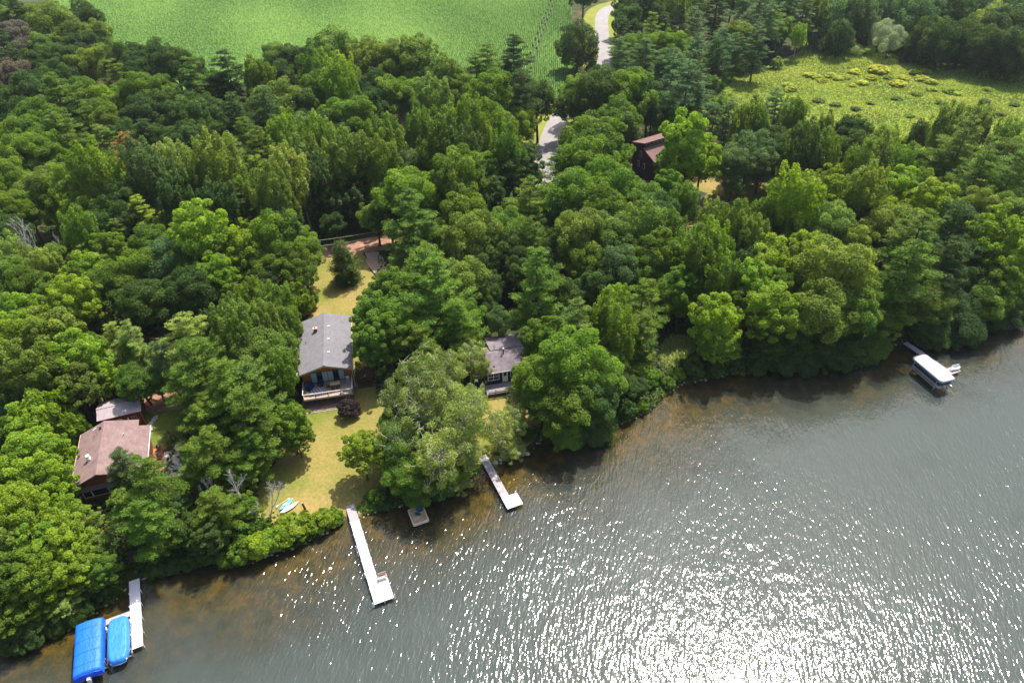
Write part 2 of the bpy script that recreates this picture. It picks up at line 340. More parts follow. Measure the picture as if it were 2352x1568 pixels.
# ------------------------------------------------------------------ corn: real rows, one mass
rg = np.random.default_rng(5)
def make_corn():
    az = R(3.5); dx, dy = math.sin(az), math.cos(az)      # row direction
    Fp = np.array(FIELD); u = Fp[:, 0]*dy-Fp[:, 1]*dx; v = Fp[:, 0]*dx+Fp[:, 1]*dy
    uv = list(zip(u, v)); sp, st = .76, .62; V = []; Fa = []; rn = []; base = 0
    track = [gnd(*p)[:2] for p in [(1216,165),(1228,120),(1250,60),(1276,-5),(1300,-80)]]
    tk = np.array([(x*dy-y*dx, x*dx+y*dy) for x, y in track])
    lim_u = max(u); 
    for uu in np.arange(max(min(u), -260), lim_u, sp):
        vv = np.arange(min(v), min(max(v), 470), st)+rg.uniform(0, st)
        U = np.full(vv.shape, uu); k = inpoly(U, vv, uv)
        tu = np.interp(vv, tk[:, 1], tk[:, 0], left=1e3, right=1e3)
        if (np.abs(tu-uu) < 3).any():
            k &= (np.abs(tu+.9-U) > .42) & (np.abs(tu-.9-U) > .42)
        # thin places
        seg = k[:-1] & k[1:]
        n = len(vv); h = 1.15+rg.uniform(-.28, .28, n)+.15*np.sin(vv*.05+uu*.07); jl = rg.uniform(-.14, .14, (n, 3))
        for c, (off, hh) in enumerate(((-.33, .55), (0, 1.0), (.33, .5))):
            U2 = uu+off+jl[:, c]; x = U2*dy+vv*dx; y = -U2*dx+vv*dy
            V.append(np.c_[x, y, 1.4+h*hh])
        i = np.nonzero(seg)[0]; b0, b1, b2 = base, base+n, base+2*n
        Fa.append(np.c_[b0+i, b1+i, b1+i+1, b0+i+1]); Fa.append(np.c_[b1+i, b2+i, b2+i+1, b1+i+1]); base += 3*n
    V = np.concatenate(V); Fa = np.concatenate(Fa)
    cx = V[Fa[:, 0], 0]; cy = V[Fa[:, 0], 1]
    r = rg.uniform(.1, .9, len(Fa))+.2*np.sin(cx*.03+cy*.021)*np.sin(cy*.034)+.1*np.sin(cx*.11+2*np.sin(cy*.02))
    me = npmesh('corn_plants', V, Fa, GRASSB, r)
    o = link('corn_plants', me); o.color = (.105,.200,.045,1)
    tag(o, 'green corn plants in close rows filling the field at the top', 'corn', kind='stuff')
make_corn()
print('corn done')
def leafquads(P, N, size, asp, rg):
    n = len(P); N = N/np.linalg.norm(N, axis=1, keepdims=True)
    a = rg.normal(size=(n, 3)); t = np.cross(N, a); t /= np.linalg.norm(t, axis=1, keepdims=True); b = np.cross(N, t)
    s = (size*rg.uniform(.65, 1.35, n))[:, None]*.5
    V = np.stack([P-t*s, P+b*s*asp, P+t*s, P-b*s*asp], 1).reshape(-1, 3)
    return V, np.arange(4*n).reshape(-1, 4)
def scatter_grass(name, poly, n, hmin, hmax, wid, color, label, cat, seed, zoff=0):
    g = np.random.default_rng(seed); P = np.array(poly); lo, hi = P.min(0), P.max(0)
    X = g.uniform(lo[0], hi[0], n*2); Y = g.uniform(lo[1], hi[1], n*2); k = inpoly(X, Y, poly); X, Y = X[k][:n], Y[k][:n]
    n = len(X); h = g.uniform(hmin, hmax, n); a = g.uniform(0, math.tau, n); w_ = wid*g.uniform(.6, 1.4, n); z = terr(X, Y)+zoff
    lx, ly = g.normal(0, .22, n)*h, g.normal(0, .22, n)*h; ca, sa = np.cos(a)*w_, np.sin(a)*w_
    V = np.stack([np.c_[X-ca, Y-sa, z], np.c_[X+ca, Y+sa, z], np.c_[X+ca*.5+lx, Y+sa*.5+ly, z+h], np.c_[X-ca*.5+lx, Y-sa*.5+ly, z+h]], 1).reshape(-1, 3)
    o = link(name, npmesh(name, V, np.arange(4*n).reshape(-1, 4), GRASSB, g.uniform(0, 1, n)*.6+.4*(.5+.5*np.sin(X*.17+np.sin(Y*.11)*2)*np.sin(Y*.19))))
    o.color = (*color, 1); tag(o, label, cat, kind='stuff'); return o
WET = G([(1610,250),(1645,190),(1700,165),(1780,155),(1850,110),(1845,75),(1900,64),(1960,100),(2100,143),(2352,163),(2600,190),(2600,400),(2352,440),(2200,460),(2000,440),(1850,420),(1780,380),(1700,300)])
scatter_grass('marsh_grass', WET, 95000, .1, .45, .27, (.25,.31,.065), 'tall yellow-green grass and sedge covering the open wetland', 'grass', 21)
def scatter_leaves(name, X, Y, zlo, zhi, size, color, label, cat, seed):
    g = np.random.default_rng(seed); n = len(X); z = terr(X, Y)+g.uniform(zlo, zhi, n)*(.35+.65*(.5+.5*np.sin(X*.9+np.sin(Y*.7)))*(.5+.5*np.cos(Y*.8)))
    N = g.normal(0, .45, (n, 3)); N[:, 2] += 1
    V, F = leafquads(np.c_[X, Y, z], N, size, .6, g)
    o = link(name, npmesh(name, V, F, LEAF, g.uniform(0, 1, n))); o.color = (*color, 1); tag(o, label, cat, kind='stuff'); return o
OPEN_D = [  # parts of the photo that stay free of crowns
 [(250,-50),(250,60),(245,120),(330,130),(420,140),(480,165),(510,200),(525,165),(620,150),(700,115),(800,108),(900,118),(1000,150),(1090,170),(1150,130),(1260,-50)],
 [(1255,240),(1232,300),(1225,375),(1262,385),(1275,330),(1300,280),(1290,240),(1300,215),(1285,190),(1270,215)],
 [(1318,-20),(1345,100),(1370,180),(1400,180),(1420,110),(1400,60),(1420,20),(1450,-20)],
 [(745,560),(850,545),(875,620),(825,640),(800,700),(790,720),(735,722),(728,700),(745,640)],
 [(684,730),(746,720),(800,728),(812,850),(812,900),(850,940),(850,990),(790,1010),(790,1100),(790,1165),(700,1185),(590,1180),(600,1090),(650,1050),(700,1030),(712,960),(690,940),(680,870)],
 [(1100,830),(1190,790),(1180,890),(1110,900)],
 [(165,1120),(190,980),(220,970),(218,930),(330,905),(410,905),(360,960),(390,1030),(380,1090),(340,1060),(250,1075),(240,1130),(190,1145)],
 [(1447,320),(1520,300),(1500,400),(1465,395)],
 [(1590,425),(1640,415),(1720,430),(1785,460),(1785,500),(1740,470),(1700,450),(1600,445)],
 [(1565,438),(1612,445),(1612,505),(1578,505)],
 [(1505,800),(1545,765),(1600,775),(1595,825),(1530,845)],
 [(1660,200),(1850,120),(1950,130),(2080,150),(2352,170),(2352,290),(2200,260),(2000,270),(1880,260),(1780,240),(1650,245)],
]
scatter_grass('clearing_grass', G([(1500,810),(1540,768),(1598,778),(1596,830),(1530,848)]), 2600, .15, .6, .12, (.30,.36,.12), 'pale tall grass in the small clearing behind the shore point', 'grass', 22)
def in_open(px, py, pad=0):
    for P in OPEN_D:
        if bool(inpoly(np.array([px]), np.array([py]), P)[0]): return True
    return False
# ------------------------------------------------------------------ materials for built things
def shingle(name, c, c2, sc=1.0):
    m = mat(name, c, .9, (.9, .3), (14, .4), col2=c2, spec=.15); n = m.node_tree; N = n.nodes; b = N['Principled BSDF']
    tc = N.new('ShaderNodeTexCoord'); br = N.new('ShaderNodeTexBrick'); br.inputs['Scale'].default_value = 1; br.inputs['Brick Width'].default_value = .33; br.inputs['Row Height'].default_value = .15; br.inputs['Mortar Size'].default_value = .012
    sp = N.new('ShaderNodeSeparateXYZ'); cb = N.new('ShaderNodeCombineXYZ'); lk(n, tc.outputs['Object'], sp.inputs[0]); lk(n, sp.outputs[1], cb.inputs[0]); lk(n, sp.outputs[0], cb.inputs[1]); lk(n, cb.outputs[0], br.inputs['Vector'])
    br.inputs['Color1'].default_value = (1.12,1.12,1.12,1); br.inputs['Color2'].default_value = (.86,.86,.86,1); br.inputs['Mortar'].default_value = (.6,.6,.6,1)
    src = b.inputs['Base Color'].links[0].from_socket; mx = N.new('ShaderNodeMixRGB'); mx.blend_type = 'MULTIPLY'; mx.inputs[0].default_value = .8; lk(n, src, mx.inputs[1]); lk(n, br.outputs[0], mx.inputs[2]); lk(n, mx.outputs[0], b.inputs['Base Color']); return m
GREYR = shingle('grey_shingles', (.195,.185,.195), (.15,.142,.152)); BROWNR = shingle('brown_shingles', (.27,.185,.17), (.18,.12,.115)); NAVYR = shingle('charcoal_shingles', (.24,.20,.215), (.12,.10,.115)); REDR = shingle('red_brown_shingles', (.215,.125,.115), (.155,.09,.085))
def siding(name, c, gap=.18, ax=2):
    m = mat(name, c, .8, (6, .25), spec=.2); n = m.node_tree; N = n.nodes; b = N['Principled BSDF']
    tc = N.new('ShaderNodeTexCoord'); wv = N.new('ShaderNodeTexWave'); wv.wave_profile = 'SAW'; wv.bands_direction = 'XYZ'[ax]; wv.inputs['Scale'].default_value = 6.283/20/gap
    lk(n, tc.outputs['Object'], wv.inputs['Vector']); u = N.new('ShaderNodeBump'); u.inputs['Strength'].default_value = .8; u.inputs['Distance'].default_value = .03; lk(n, wv.outputs[0], u.inputs['Height']); lk(n, u.outputs[0], b.inputs['Normal']); return m
CEDAR = siding('cedar_siding', (.36,.13,.035)); REDW = siding('red_stained_siding', (.26,.065,.028)); NAVYW = siding('navy_siding', (.025,.03,.06)); DKBR = siding('dark_brown_siding', (.055,.03,.03), .3)
WHITE = mat('white_paint', (.8,.8,.78), .5, (3, .1)); CREAM = mat('cream_trim', (.6,.5,.38), .6, (3, .15)); DKW = mat('dark_stained_wood', (.09,.055,.04), .85, (4, .4)); DECKW = mat('weathered_deck_wood', (.42,.30,.24), .85, (5, .3), mapping=(1,6,1)); PINKW = mat('pale_pink_wood', (.55,.40,.33), .8, (5, .2))
GREYW = mat('grey_dock_boards', (.40,.36,.37), .85, (5, .35), mapping=(1,8,1)); WDOCK = mat('white_dock_boards', (.74,.71,.72), .5, (1.1, .16), mapping=(1,3,1)); METAL = mat('galvanised_metal', (.5,.5,.52), .4, (4, .2), metal=.7); BLACK = mat('black_plastic', (.02,.02,.022), .5); TEALF = mat('teal_window_frame', (.02,.05,.06), .5)
GLASSD = mat('dark_glass', (.012,.016,.02), .08, spec=.6); CURT = mat('pale_curtain', (.32,.42,.42), .8, (6, .25), mapping=(8,1,1)); BRICK = mat('red_brick', (.28,.08,.05), .9, (6, .4)); TINR = mat('pale_metal_roof', (.40,.33,.345), .45, (1.2, .12), metal=.15, spec=.4); BLUE = mat('blue_cushion', (.02,.045,.20), .8, (4, .3)); TAN = mat('tan_table_top', (.62,.45,.25), .6, (3, .15)); STONE = mat('pale_flagstone', (.48,.42,.36), .9, (3, .35))
ORW = mat('orange_cedar_boards', (.40,.19,.09), .8, (5, .3))
def cloth_blue(name, c):
    m = mat(name, c, .5, (.9, .22), (1.1, 1.0), spec=.4, mapping=(1, 2.2, 1)); return m
TARP1 = cloth_blue('blue_tarpaulin', (.010,.14,.72)); TARP2 = cloth_blue('light_blue_tarpaulin', (.028,.21,.72)); TARPE = mat('deep_blue_tarpaulin', (.01,.07,.62), .5)

def gable_slopes(root, m, xl, xr, y0, y1, ze, zr, zl=None, th=.14, capm=None, name='roof'):
    """ridge along local y at x=0"""
    zl = ze if zl is None else zl
    for x, z, lb in ((xl, zl, 'left'), (xr, ze, 'right')):
        mb = MB(); P = [(x, z), (0, zr), (0, zr+th), (x, z+th)]
        mb.prismy(P if x < 0 else P[::-1], y0, y1); part(name+'_slope', mb, m, root)
        e = MB(); s = -1 if x < 0 else 1
        e.box(min(x, x+s*.06), max(x, x+s*.06), y0, y1, z-.06, z+th-.01); part('fascia', e, WHITE if capm is None else capm, root)
    mb = MB(); w_ = .28; sl_, sr_ = (zr-zl)/abs(xl), (zr-ze)/abs(xr)
    mb.prismy([(-w_, zr+th-w_*sl_+.01), (0, zr+th+.01), (w_, zr+th-w_*sr_+.01), (w_, zr+th-w_*sr_+.05), (0, zr+th+.06), (-w_, zr+th-w_*sl_+.05)], y0+.03, y1-.03); part('ridge_cap', mb, m, root)
def window_y(root, x0, x1, z0, z1, y, fm, cols=1, rows=1, gm=None, t=.07, name='window'):
    """window in a wall facing -y"""
    f = MB(); f.box(x0-t, x1+t, y-.07, y-.003, z1, z1+t); f.box(x0-t, x1+t, y-.09, y-.003, z0-t, z0); f.box(x0-t, x0, y-.07, y-.004, z0, z1); f.box(x1, x1+t, y-.07, y-.004, z0, z1)
    for i in range(1, cols): xx = x0+(x1-x0)*i/cols; f.box(xx-t*.4, xx+t*.4, y-.06, y-.005, z0, z1)
    for i in range(1, rows): zz = z0+(z1-z0)*i/rows; f.box(x0, x1, y-.055, y-.006, zz-t*.4, zz+t*.4)
    fo = part(name, f, fm, root)
    for i in range(cols):
        g = MB(); a = x0+(x1-x0)*i/cols; b = x0+(x1-x0)*(i+1)/cols; g.box(a+.02, b-.02, y-.03, y-.008, z0, z1)
        part('pane', g, gm[i] if isinstance(gm, list) else (gm or GLASSD), fo)
    return fo
def rail(root, pts, h, m, post=1.4, r=.04, rails=2, pm=None, name='railing'):
    mb = MB(); pl = []
    for a, b in zip(pts[:-1], pts[1:]):
        a, b = Vector(a), Vector(b); n = max(1, round((b-a).length/post))
        for j in range(rails): zz = h*(1-j*.42/max(1, rails-1)) if rails > 1 else h; mb.tube(a+Vector((0,0,zz)), b+Vector((0,0,zz)), r, r, 4)
        for i in range(n+1): p = a.lerp(b, i/n); pl.append(MB().box(p.x-r*1.1, p.x+r*1.1, p.y-r*1.1, p.y+r*1.1, p.z+.003, p.z+h-.02))
    ro = part(name, mb, m, root)
    for q in pl: part('post', q, pm or m, ro)
def boards(x0, x1, y0, y1, z, bw=.14, gap=.015, along='y', th=.04):
    mb = MB()
    if along == 'x':
        y = y0
        while y < y1-1e-3: mb.box(x0, x1, y, min(y+bw-gap, y1), z-th, z); y += bw
    else:
        x = x0
        while x < x1-1e-3: mb.box(x, min(x+bw-gap, x1), y0, y1, z-th, z); x += bw
    return mb

# ------------------------------------------------------------------ grey-roofed cabin on the lawn
CA = R(10.8)
def LC(o, a, x, y): return o[0]+math.cos(a)*x-math.sin(a)*y, o[1]+math.sin(a)*x+math.cos(a)*y
def make_grey_cabin():
    O = (-30.6, 88.8); zb = 1.3; r = empty('cabin', (*O, zb), CA, 'cedar-walled cabin with long grey shingle gable roof above the lakeside lawn', 'house')
    e, rd = 6.2-zb, 7.6-zb
    w_ = MB(); w_.prismy([(-4, -.3), (4, -.3), (4, e+.02), (0, rd-.14), (-4, e+.02)], 1.6, 14.7); part('wall', w_, CEDAR, r)
    gable_slopes(r, GREYR, -4.5, 4.5, 0, 15.3, e, rd, capm=CREAM)
    bb = MB(); bb.prismy([(-4.5, e-.1), (0, rd-.12), (4.5, e-.1), (4.5, e+.06), (0, rd+.06), (-4.5, e+.06)][::1], .004, .05); part('barge_board', bb, CREAM, r)
    z0 = 3.2-zb
    L = [CURT, GLASSD, CURT, CURT, GLASSD, CURT]
    window_y(r, -2.6, 2.75, z0+.08, z0+2.1, 1.6, TEALF, 6, 1, L, .08, 'sliding_door')
    s_ = MB(); s_.box(-1.9, 1.9, 1.5, 1.58, z0-.9, z0-.6)
    c = MB(); c.box(-1.8, -1.2, 10.3, 10.85, rd-.75, rd+.35); ch = part('chimney', c, BRICK, r)
    c = MB(); c.box(-1.86, -1.14, 10.24, 10.91, rd+.353, rd+.42); part('chimney_cap', c, PINKW, ch); c = MB(); c.tube((-1.5,10.57,rd+.43), (-1.5,10.57,rd+.6), .12, .12, 8); part('flue', c, BRICK, ch)
    for y in (3.7, 7.5, 11.2):
        v = MB(); v.box(.66, .9, y-.1, y+.1, rd-.22, rd+.02); v.box(.62, .94, y-.13, y+.13, rd+.022, rd+.05); part('roof_vent', v, WHITE, r)
    for y in (3.7, 7.5, 11.2):
        v = MB(); v.prismy([(1.1, rd-.2+.0), (4.3, rd-1.2), (4.3, rd-1.185), (1.1, rd-.185)], y-.2, y-.17)
    v = MB(); v.tube((-3.2, 8.1, e+.5), (-3.2, 8.1, e+.9), .06, .06, 6); part('vent_pipe', v, BLACK, r)
    d = MB()
    for i in range(8):
        for j in range(3):
            pass
    d.add([(-4.35+.33*math.cos(t)*rr, 6.3+.05+.12*rr*rr, e+.65+.33*math.sin(t)*rr) for rr in (.35, .7, 1) for t in [i*math.tau/12 for i in range(12)]], [(k*12+i, k*12+(i+1)%12, (k+1)*12+(i+1)%12, (k+1)*12+i) for k in range(2) for i in range(12)]+[tuple(range(12))])
    d.tube((-4.35, 6.35, e+.1), (-4.35, 6.35, e+.6), .03, .03, 5); d.tube((-4.35,6.4,e+.5), (-4.35,5.95,e+.75), .015, .015, 4); part('satellite_dish', d, METAL, r)
    g = MB(); g.tube((4.56, .12, e), (4.2, 1.3, e-.5), .05, .05, 5); g.tube((4.2, 1.3, e-.5), (4.2, 1.3, -.1), .05, .05, 5); part('downspout', g, WHITE, r)
    # deck
    k = empty('deck', (*LC(O, CA, 0, -.4), 1.3), CA, 'raised wooden deck with white railing on the lake side of the grey-roofed cabin', 'deck')
    z = 3.2-1.3
    part('floor', boards(-4.0, 4.0, -2.0, 1.94, z, .14, .02), DECKW, k)
    j = MB(); j.box(-4.0, 4.0, -2.0, -1.94, z-.3, z-.045); j.box(-4.0, -3.94, -1.93, 1.9, z-.3, z-.045); j.box(3.94, 4.0, -1.93, 1.9, z-.3, z-.045); part('rim_joist', j, PINKW, k)
    for x in (-3.9, -1.3, 1.3, 3.9):
        p = MB(); p.box(x-.07, x+.07, -1.9, -1.76, -.3, z-.31); part('support_post', p, DKW, k)
    for (a, b) in (((-3.95, -1.95), (3.95, -1.95)), ((-3.95, -1.94), (-3.95, 1.5)), ((3.95, -1.94), (3.95, 1.5))):
        t = MB(); t.tube((*a, z+.98), (*b, z+.98), .055, .055, 4); t.tube((*a, z+.12), (*b, z+.12), .03, .03, 4); rl = part('railing', t, WHITE, k)
        n = 4 if a[1] == b[1] else 2; pb = MB(); gp = MB()
        for i in range(n+1):
            x = a[0]+(b[0]-a[0])*i/n; y = a[1]+(b[1]-a[1])*i/n; part('post', MB().box(x-.05, x+.05, y-.05, y+.05, z+.003, z+.94), DKW, rl)
        nb = int(math.dist(a, b)/.16)
        for i in range(nb):
            x = a[0]+(b[0]-a[0])*(i+.5)/nb; y = a[1]+(b[1]-a[1])*(i+.5)/nb; gp.tube((x, y, z+.1), (x, y, z+.96), .009, .009, 3, False)
        part('balusters', gp, METAL, rl)
    def thing(nm, x, y, lab, cat, rz=0, zz=3.2): return empty(nm, (*LC(O, CA, x, y), zz), CA+rz, lab, cat)
    def sofa(x, y, rz, lab, wd):
        s = thing('lounge_chair', x, y, lab, 'chair', rz); a = MB(); a.box(-wd/2, wd/2, -.4, .4, .003, .3); part('base', a, BLACK, s)
        a = MB(); a.box(-wd/2+.06, wd/2-.06, -.36, .36, .303, .46); part('seat_cushion', a, BLUE, s); a = MB(); a.box(-wd/2+.06, wd/2-.06, .3, .5, .463, .95); part('back_cushion', a, BLUE, s)
        for q in (-1, 1): a = MB(); a.box(q*wd/2-.07, q*wd/2+.07, -.4, .45, .303, .62); part('armrest', a, BLACK, s)
    sofa(-2.9, .35, 1.1, 'wide blue cushioned lounge seat at the left end of the deck', 1.5); sofa(-1.2, .75, -.25, 'narrow blue cushioned armchair in front of the sliding doors', .8)
    rg_ = thing('rug', -1.9, -.75, 'dark blue and white patterned rug on the deck', 'rug', .5); a = MB(); a.box(-1.15, 1.15, -.75, .75, .004, .016); part('field', a, mat('white_weave', (.55,.58,.62), .9), rg_)
    a = MB()
    for i in range(5):
        for q in range(5):
            cx, cy = -.92+i*.46+(.0 if q % 2 else .0), -.6+q*.3
            a.prism([(cx+.19*math.cos(t), cy+.105*math.sin(t)) for t in [u*math.tau/8 for u in range(8)]], .017, .021)
    part('navy_pattern', a, mat('navy_weave', (.02,.03,.09), .9), rg_)
    t = thing('dining_table', 1.15, -.1, 'rectangular tan outdoor dining table on the deck', 'table'); a = MB(); a.box(-.8, .8, -.42, .42, .70, .75); part('table_top', a, TAN, t); a = MB(); a.tube((0,0,.753), (0,0,.79), .09, .09, 8); part('centre_tray', a, BLACK, t)
    for q in ((-.7,-.34), (.7,-.34), (-.7,.34), (.7,.34)): a = MB(); a.box(q[0]-.04, q[0]+.04, q[1]-.04, q[1]+.04, .003, .695); part('leg', a, DKW, t)
    for x, y, rz, lb in ((-.0,-.15,1.57,'dark outdoor chair at the left end of the tan table'), (1.5,.62,0,'dark outdoor chair behind the tan table'), (.8,-.85,3.14,'dark outdoor chair between tan table and front railing'), (1.55,-.85,3.14,'second dark outdoor chair between tan table and front railing')):
        c_ = thing('patio_chair', x, y, lb, 'chair', rz); c_['group'] = 'chairs around the deck table'; a = MB(); a.box(-.24, .24, -.24, .24, .4, .44); part('seat', a, DKW, c_); a = MB()
        for i in range(4): a.box(-.22+i*.13, -.17+i*.13, .2, .24, .443, .9)
        a.box(-.24, .24, .2, .24, .903, .96); part('backrest', a, DKW, c_)
        for q in ((-.2,-.2), (.2,-.2), (-.2,.2), (.2,.2)): a = MB(); a.box(q[0]-.02, q[0]+.02, q[1]-.02, q[1]+.02, .003, .395); part('leg', a, DKW, c_)
    g = thing('grill', 3.25, .95, 'grey barbecue grill at the right end of the deck', 'grill'); a = MB(); a.box(-.3, .3, -.25, .25, .003, .75); part('cabinet', a, METAL, g); a = MB(); a.prismx([(-.26,.753), (.26,.753), (.26,.95), (.12,1.08), (-.12,1.08), (-.26,.95)], -.32, .32); part('lid', a, mat('grill_lid', (.45,.40,.42), .4, spec=.5), g)
    for i, (x, y, w1) in enumerate(((-3.4,-1.3,.45), (-2.7,-1.55,.4))):
        b = thing('side_table', x, y, ('small pale square side table near the deck corner', 'small pale low table beside the front railing')[i], 'table'); a = MB(); a.box(-w1/2, w1/2, -w1/2, w1/2, .36, .4); part('table_top', a, PINKW, b)
        for q in ((-1,-1), (1,-1), (1,1), (-1,1)): a = MB(); a.box(q[0]*w1*.4-.02, q[0]*w1*.4+.02, q[1]*w1*.4-.02, q[1]*w1*.4+.02, .003, .355); part('leg', a, PINKW, b)
    # timber edging and gravel under the deck
    x0, y0 = LC(O, CA, -4.1, -3.8); GR = [LC(O, CA, a, b) for a, b in ((-4.1,-3.8), (3.2,-3.8), (4.1,-1), (4.1,1.5), (-4.1,1.5))]
    sheet('gravel_bed', GR, .075, mat('brown_gravel', (.20,.15,.11), .95, (3, .4), (8,.5)), 1, .02, 31)
    ed = empty('timber_edging', (*LC(O, CA, -4.1, -3.8), tz(x0, y0)), CA, 'pale timber edging on the lawn in front of the deck', 'edging')
    for i in range(5): a = MB(); a.box(i*1.42, i*1.42+1.38, -.06, .06, -.1, .16); part('timber', a, PINKW, ed)
    # side deck with steps, right of the cabin
    sdk = empty('side_deck', (*LC(O, CA, 4.5, 2.2), 1.3), CA, 'dark wooden side deck and steps right of the grey-roofed cabin', 'deck')
    part('floor', boards(0, 3.0, 0, 3.4, .75, .14, .02, 'x'), DKW, sdk)
    for i in range(5):
        a = MB(); a.box(.2, 2.8, -.38*(i+1), -.38*i-.02, .56-i*.16, .61-i*.16); part('step', a, DKW, sdk)
    rail(sdk, [(0, 0, .75), (0, 3.3, .75)], .95, DKW); a = MB(); a.box(.05, 2.95, .1, 3.3, -.3, .7); part('skirt', a, DKW, sdk)
make_grey_cabin()
def make_antenna():
    x, y = -40.2, 100.0; r = empty('television_antenna', (x, y, tz(x, y)), 0, 'lattice television antenna mast left of the grey-roofed cabin', 'antenna'); H = 7.8
    a = MB(); L3 = [(.25*math.cos(t), .25*math.sin(t)) for t in (0, 2.09, 4.19)]
    for q in L3: a.tube((*q, -.2), (q[0]*.6, q[1]*.6, H), .03, .025, 4)
    for i in range(14):
        z0, z1 = i*H/14, (i+1)*H/14
        for j in range(3): p, q = L3[j], L3[(j+1) % 3]; a.tube((*p, z0), (*q, z1), .014, .014, 3, False)
    part('mast', a, METAL, r); b = MB(); d = Vector((1, -.02, 0)); b.tube((-1.6, 0, H+.2), (1.9, 0, H+.2), .035, .035, 5); b.tube((0,0,H-.3), (0,0,H+.25), .03, .03, 5); bo = part('boom', b, WHITE, r)
    for i in range(11): e = MB(); xx = -1.5+i*.33; l = .35+.055*i; e.tube((xx, -l, H+.22), (xx, l, H+.22), .022, .022, 4); part('element', e, WHITE, bo)
make_antenna()

# ------------------------------------------------------------------ brown-roofed cabin, garage, shed (left)
def make_brown_cabin():
    O = (-58.14, 67.29); zb = 1.2; A = R(18.4); r = empty('cabin', (*O, zb), A, 'red-brown cabin with wide brown shingle roof on the left', 'house')
    e, rd = 5.0-zb, 6.6-zb
    w_ = MB(); w_.prismy([(-3.2, -.4), (5.3, -.4), (5.3, e+.15), (0, rd-.12), (-3.2, e+.2)], .7, 9.6); part('wall', w_, REDW, r)
    w_ = MB(); w_.prismy([(-3.2, -.4), (4.0, -.4), (4.0, e+.45), (0, rd-.12), (-3.2, e+.2)], 9.603, 11); part('rear_wall', w_, REDW, r)
    for (xl, xr, y0, y1) in ((-3.8, 0, 0, 11.4), (0, 4.5, 0, 11.4), (4.503, 6.05, 0, 10)):
        f = lambda x: rd-(rd-e)*(abs(x)/(3.8 if x < 0 else 6.05))
        mb = MB(); mb.prismy([(xl, f(xl)), (xr, f(xr)), (xr, f(xr)+.14), (xl, f(xl)+.14)], y0, y1); part('roof_slope', mb, BROWNR, r)
    mb = MB(); mb.prismy([(-.26, rd+.05), (0, rd+.152), (.26, rd+.082), (.26, rd+.12), (0, rd+.19), (-.26, rd+.09)], .02, 11.37); part('ridge_cap', mb, BROWNR, r)
    g = MB(); g.box(-3.88, -3.81, 0, 11.4, e-.05, e+.1); part('gutter', g, CREAM, r); g = MB(); g.box(6.06, 6.13, 0, 10, e-.05, e+.1); part('gutter', g, WHITE, r)
    bb = MB(); bb.prismy([(-3.8, e-.1), (0, rd-.1), (6.05, e-.1), (6.05, e+.05), (0, rd+.07), (-3.8, e+.05)], -.05, -.004); part('barge_board', bb, DKW, r)
    a = MB(); a.prismx([(.68, 3.0), (.68, 3.1), (-.05, 2.9), (-.05, 2.8)], -3.3, 2.6); part('awning', a, mat('grey_awning', (.16,.11,.12), .8), r)
    window_y(r, -2.9, -1.9, 1.1, 2.3, .7, CREAM, 1, 1, None, .06); window_y(r, -1.75, .3, 1.1, 2.3, .7, CREAM, 1, 1, None, .06); window_y(r, .45, 1.5, 1.1, 2.3, .7, CREAM, 1, 1, None, .06)
    v = MB(); v.box(-1.75, -1.25, 3.9, 4.4, rd-.6, rd-.1); v.tube((-1.5, 4.15, rd-.1), (-1.5, 4.15, rd+.35), .2, .2, 10); v.tube((-1.5, 4.15, rd+.36), (-1.5, 4.15, rd+.5), .3, .12, 10); part('chimney_vent', v, WHITE, r)
    v = MB(); v.tube((-.9, 9.2, rd-.25), (-.9, 9.2, rd+.75), .035, .035, 5); v.tube((-1.1, 9.0, rd+.7), (-.7, 9.5, rd+.75), .05, .05, 5); part('roof_antenna', v, METAL, r)
    v = MB(); v.box(-.62, -.32, 9.9, 10.2, rd-.1, rd+.18); part('roof_vent', v, BLACK, r)
    v = MB(); v.tube((2.8, 8.0, rd-.7), (2.8, 8.0, rd-.2), .07, .07, 8); part('vent_pipe', v, WHITE, r)
    s = MB(); s.box(5.4, 6.9, 1.8, 9.2, -.3, .18); wk = empty('cedar_walkway', (*O, zb), A, 'orange cedar walkway between the brown cabin wall and the patio', 'walkway'); part('boards', boards(5.4, 7.0, 1.6, 9.4, .2, .14, .02), ORW, wk); part('base', MB().box(5.45, 6.95, 1.65, 9.35, -.4, .15), DKW, wk)
    for i, (x, y) in enumerate(((6.5, 6.2), (6.45, 4.4), (6.3, 8.2))):
        c = empty('patio_chair', (*LC(O, A, x, y), zb+.2), A+1.3, ('dark chair midway along the cedar walkway', 'dark chair at the near end of the cedar walkway', 'dark chair at the far end of the cedar walkway')[i], 'chair', 'dark chairs on the cedar walkway')
        part('seat', MB().box(-.25, .25, -.25, .25, .38, .43), BLACK, c); part('backrest', MB().box(-.25, .25, .2, .25, .433, .9), BLACK, c)
        for q in ((-.22,-.22), (.22,-.22), (-.22,.22), (.22,.22)): part('leg', MB().box(q[0]-.02, q[0]+.02, q[1]-.02, q[1]+.02, .003, .377), BLACK, c)
    ptp = [LC(O, A, a, b) for a, b in ((7.05, 1.5), (10.8, 1.2), (11.6, 4.5), (9.9, 6.8), (7.05, 7.3))]
    pb = MB(); pb.prism(ptp, 1.0, 1.56); o = part('patio', pb, PATIO, None); o['kind'] = 'structure'
    t = empty('patio_table', (*LC(O, A, 9.2, 2.5), 1.56), A, 'small grey square table on the pale patio', 'table'); part('table_top', MB().box(-.45, .45, -.45, .45, .66, .7), mat('grey_table_top', (.18,.22,.25), .5), t); part('pedestal', MB().tube((0,0,.003), (0,0,.655), .05, .05, 8), BLACK, t)
    u = empty('patio_umbrella', (*LC(O, A, 10.1, 5.6), 1.56), A, 'faded pink umbrella on the far side of the pale patio', 'umbrella')
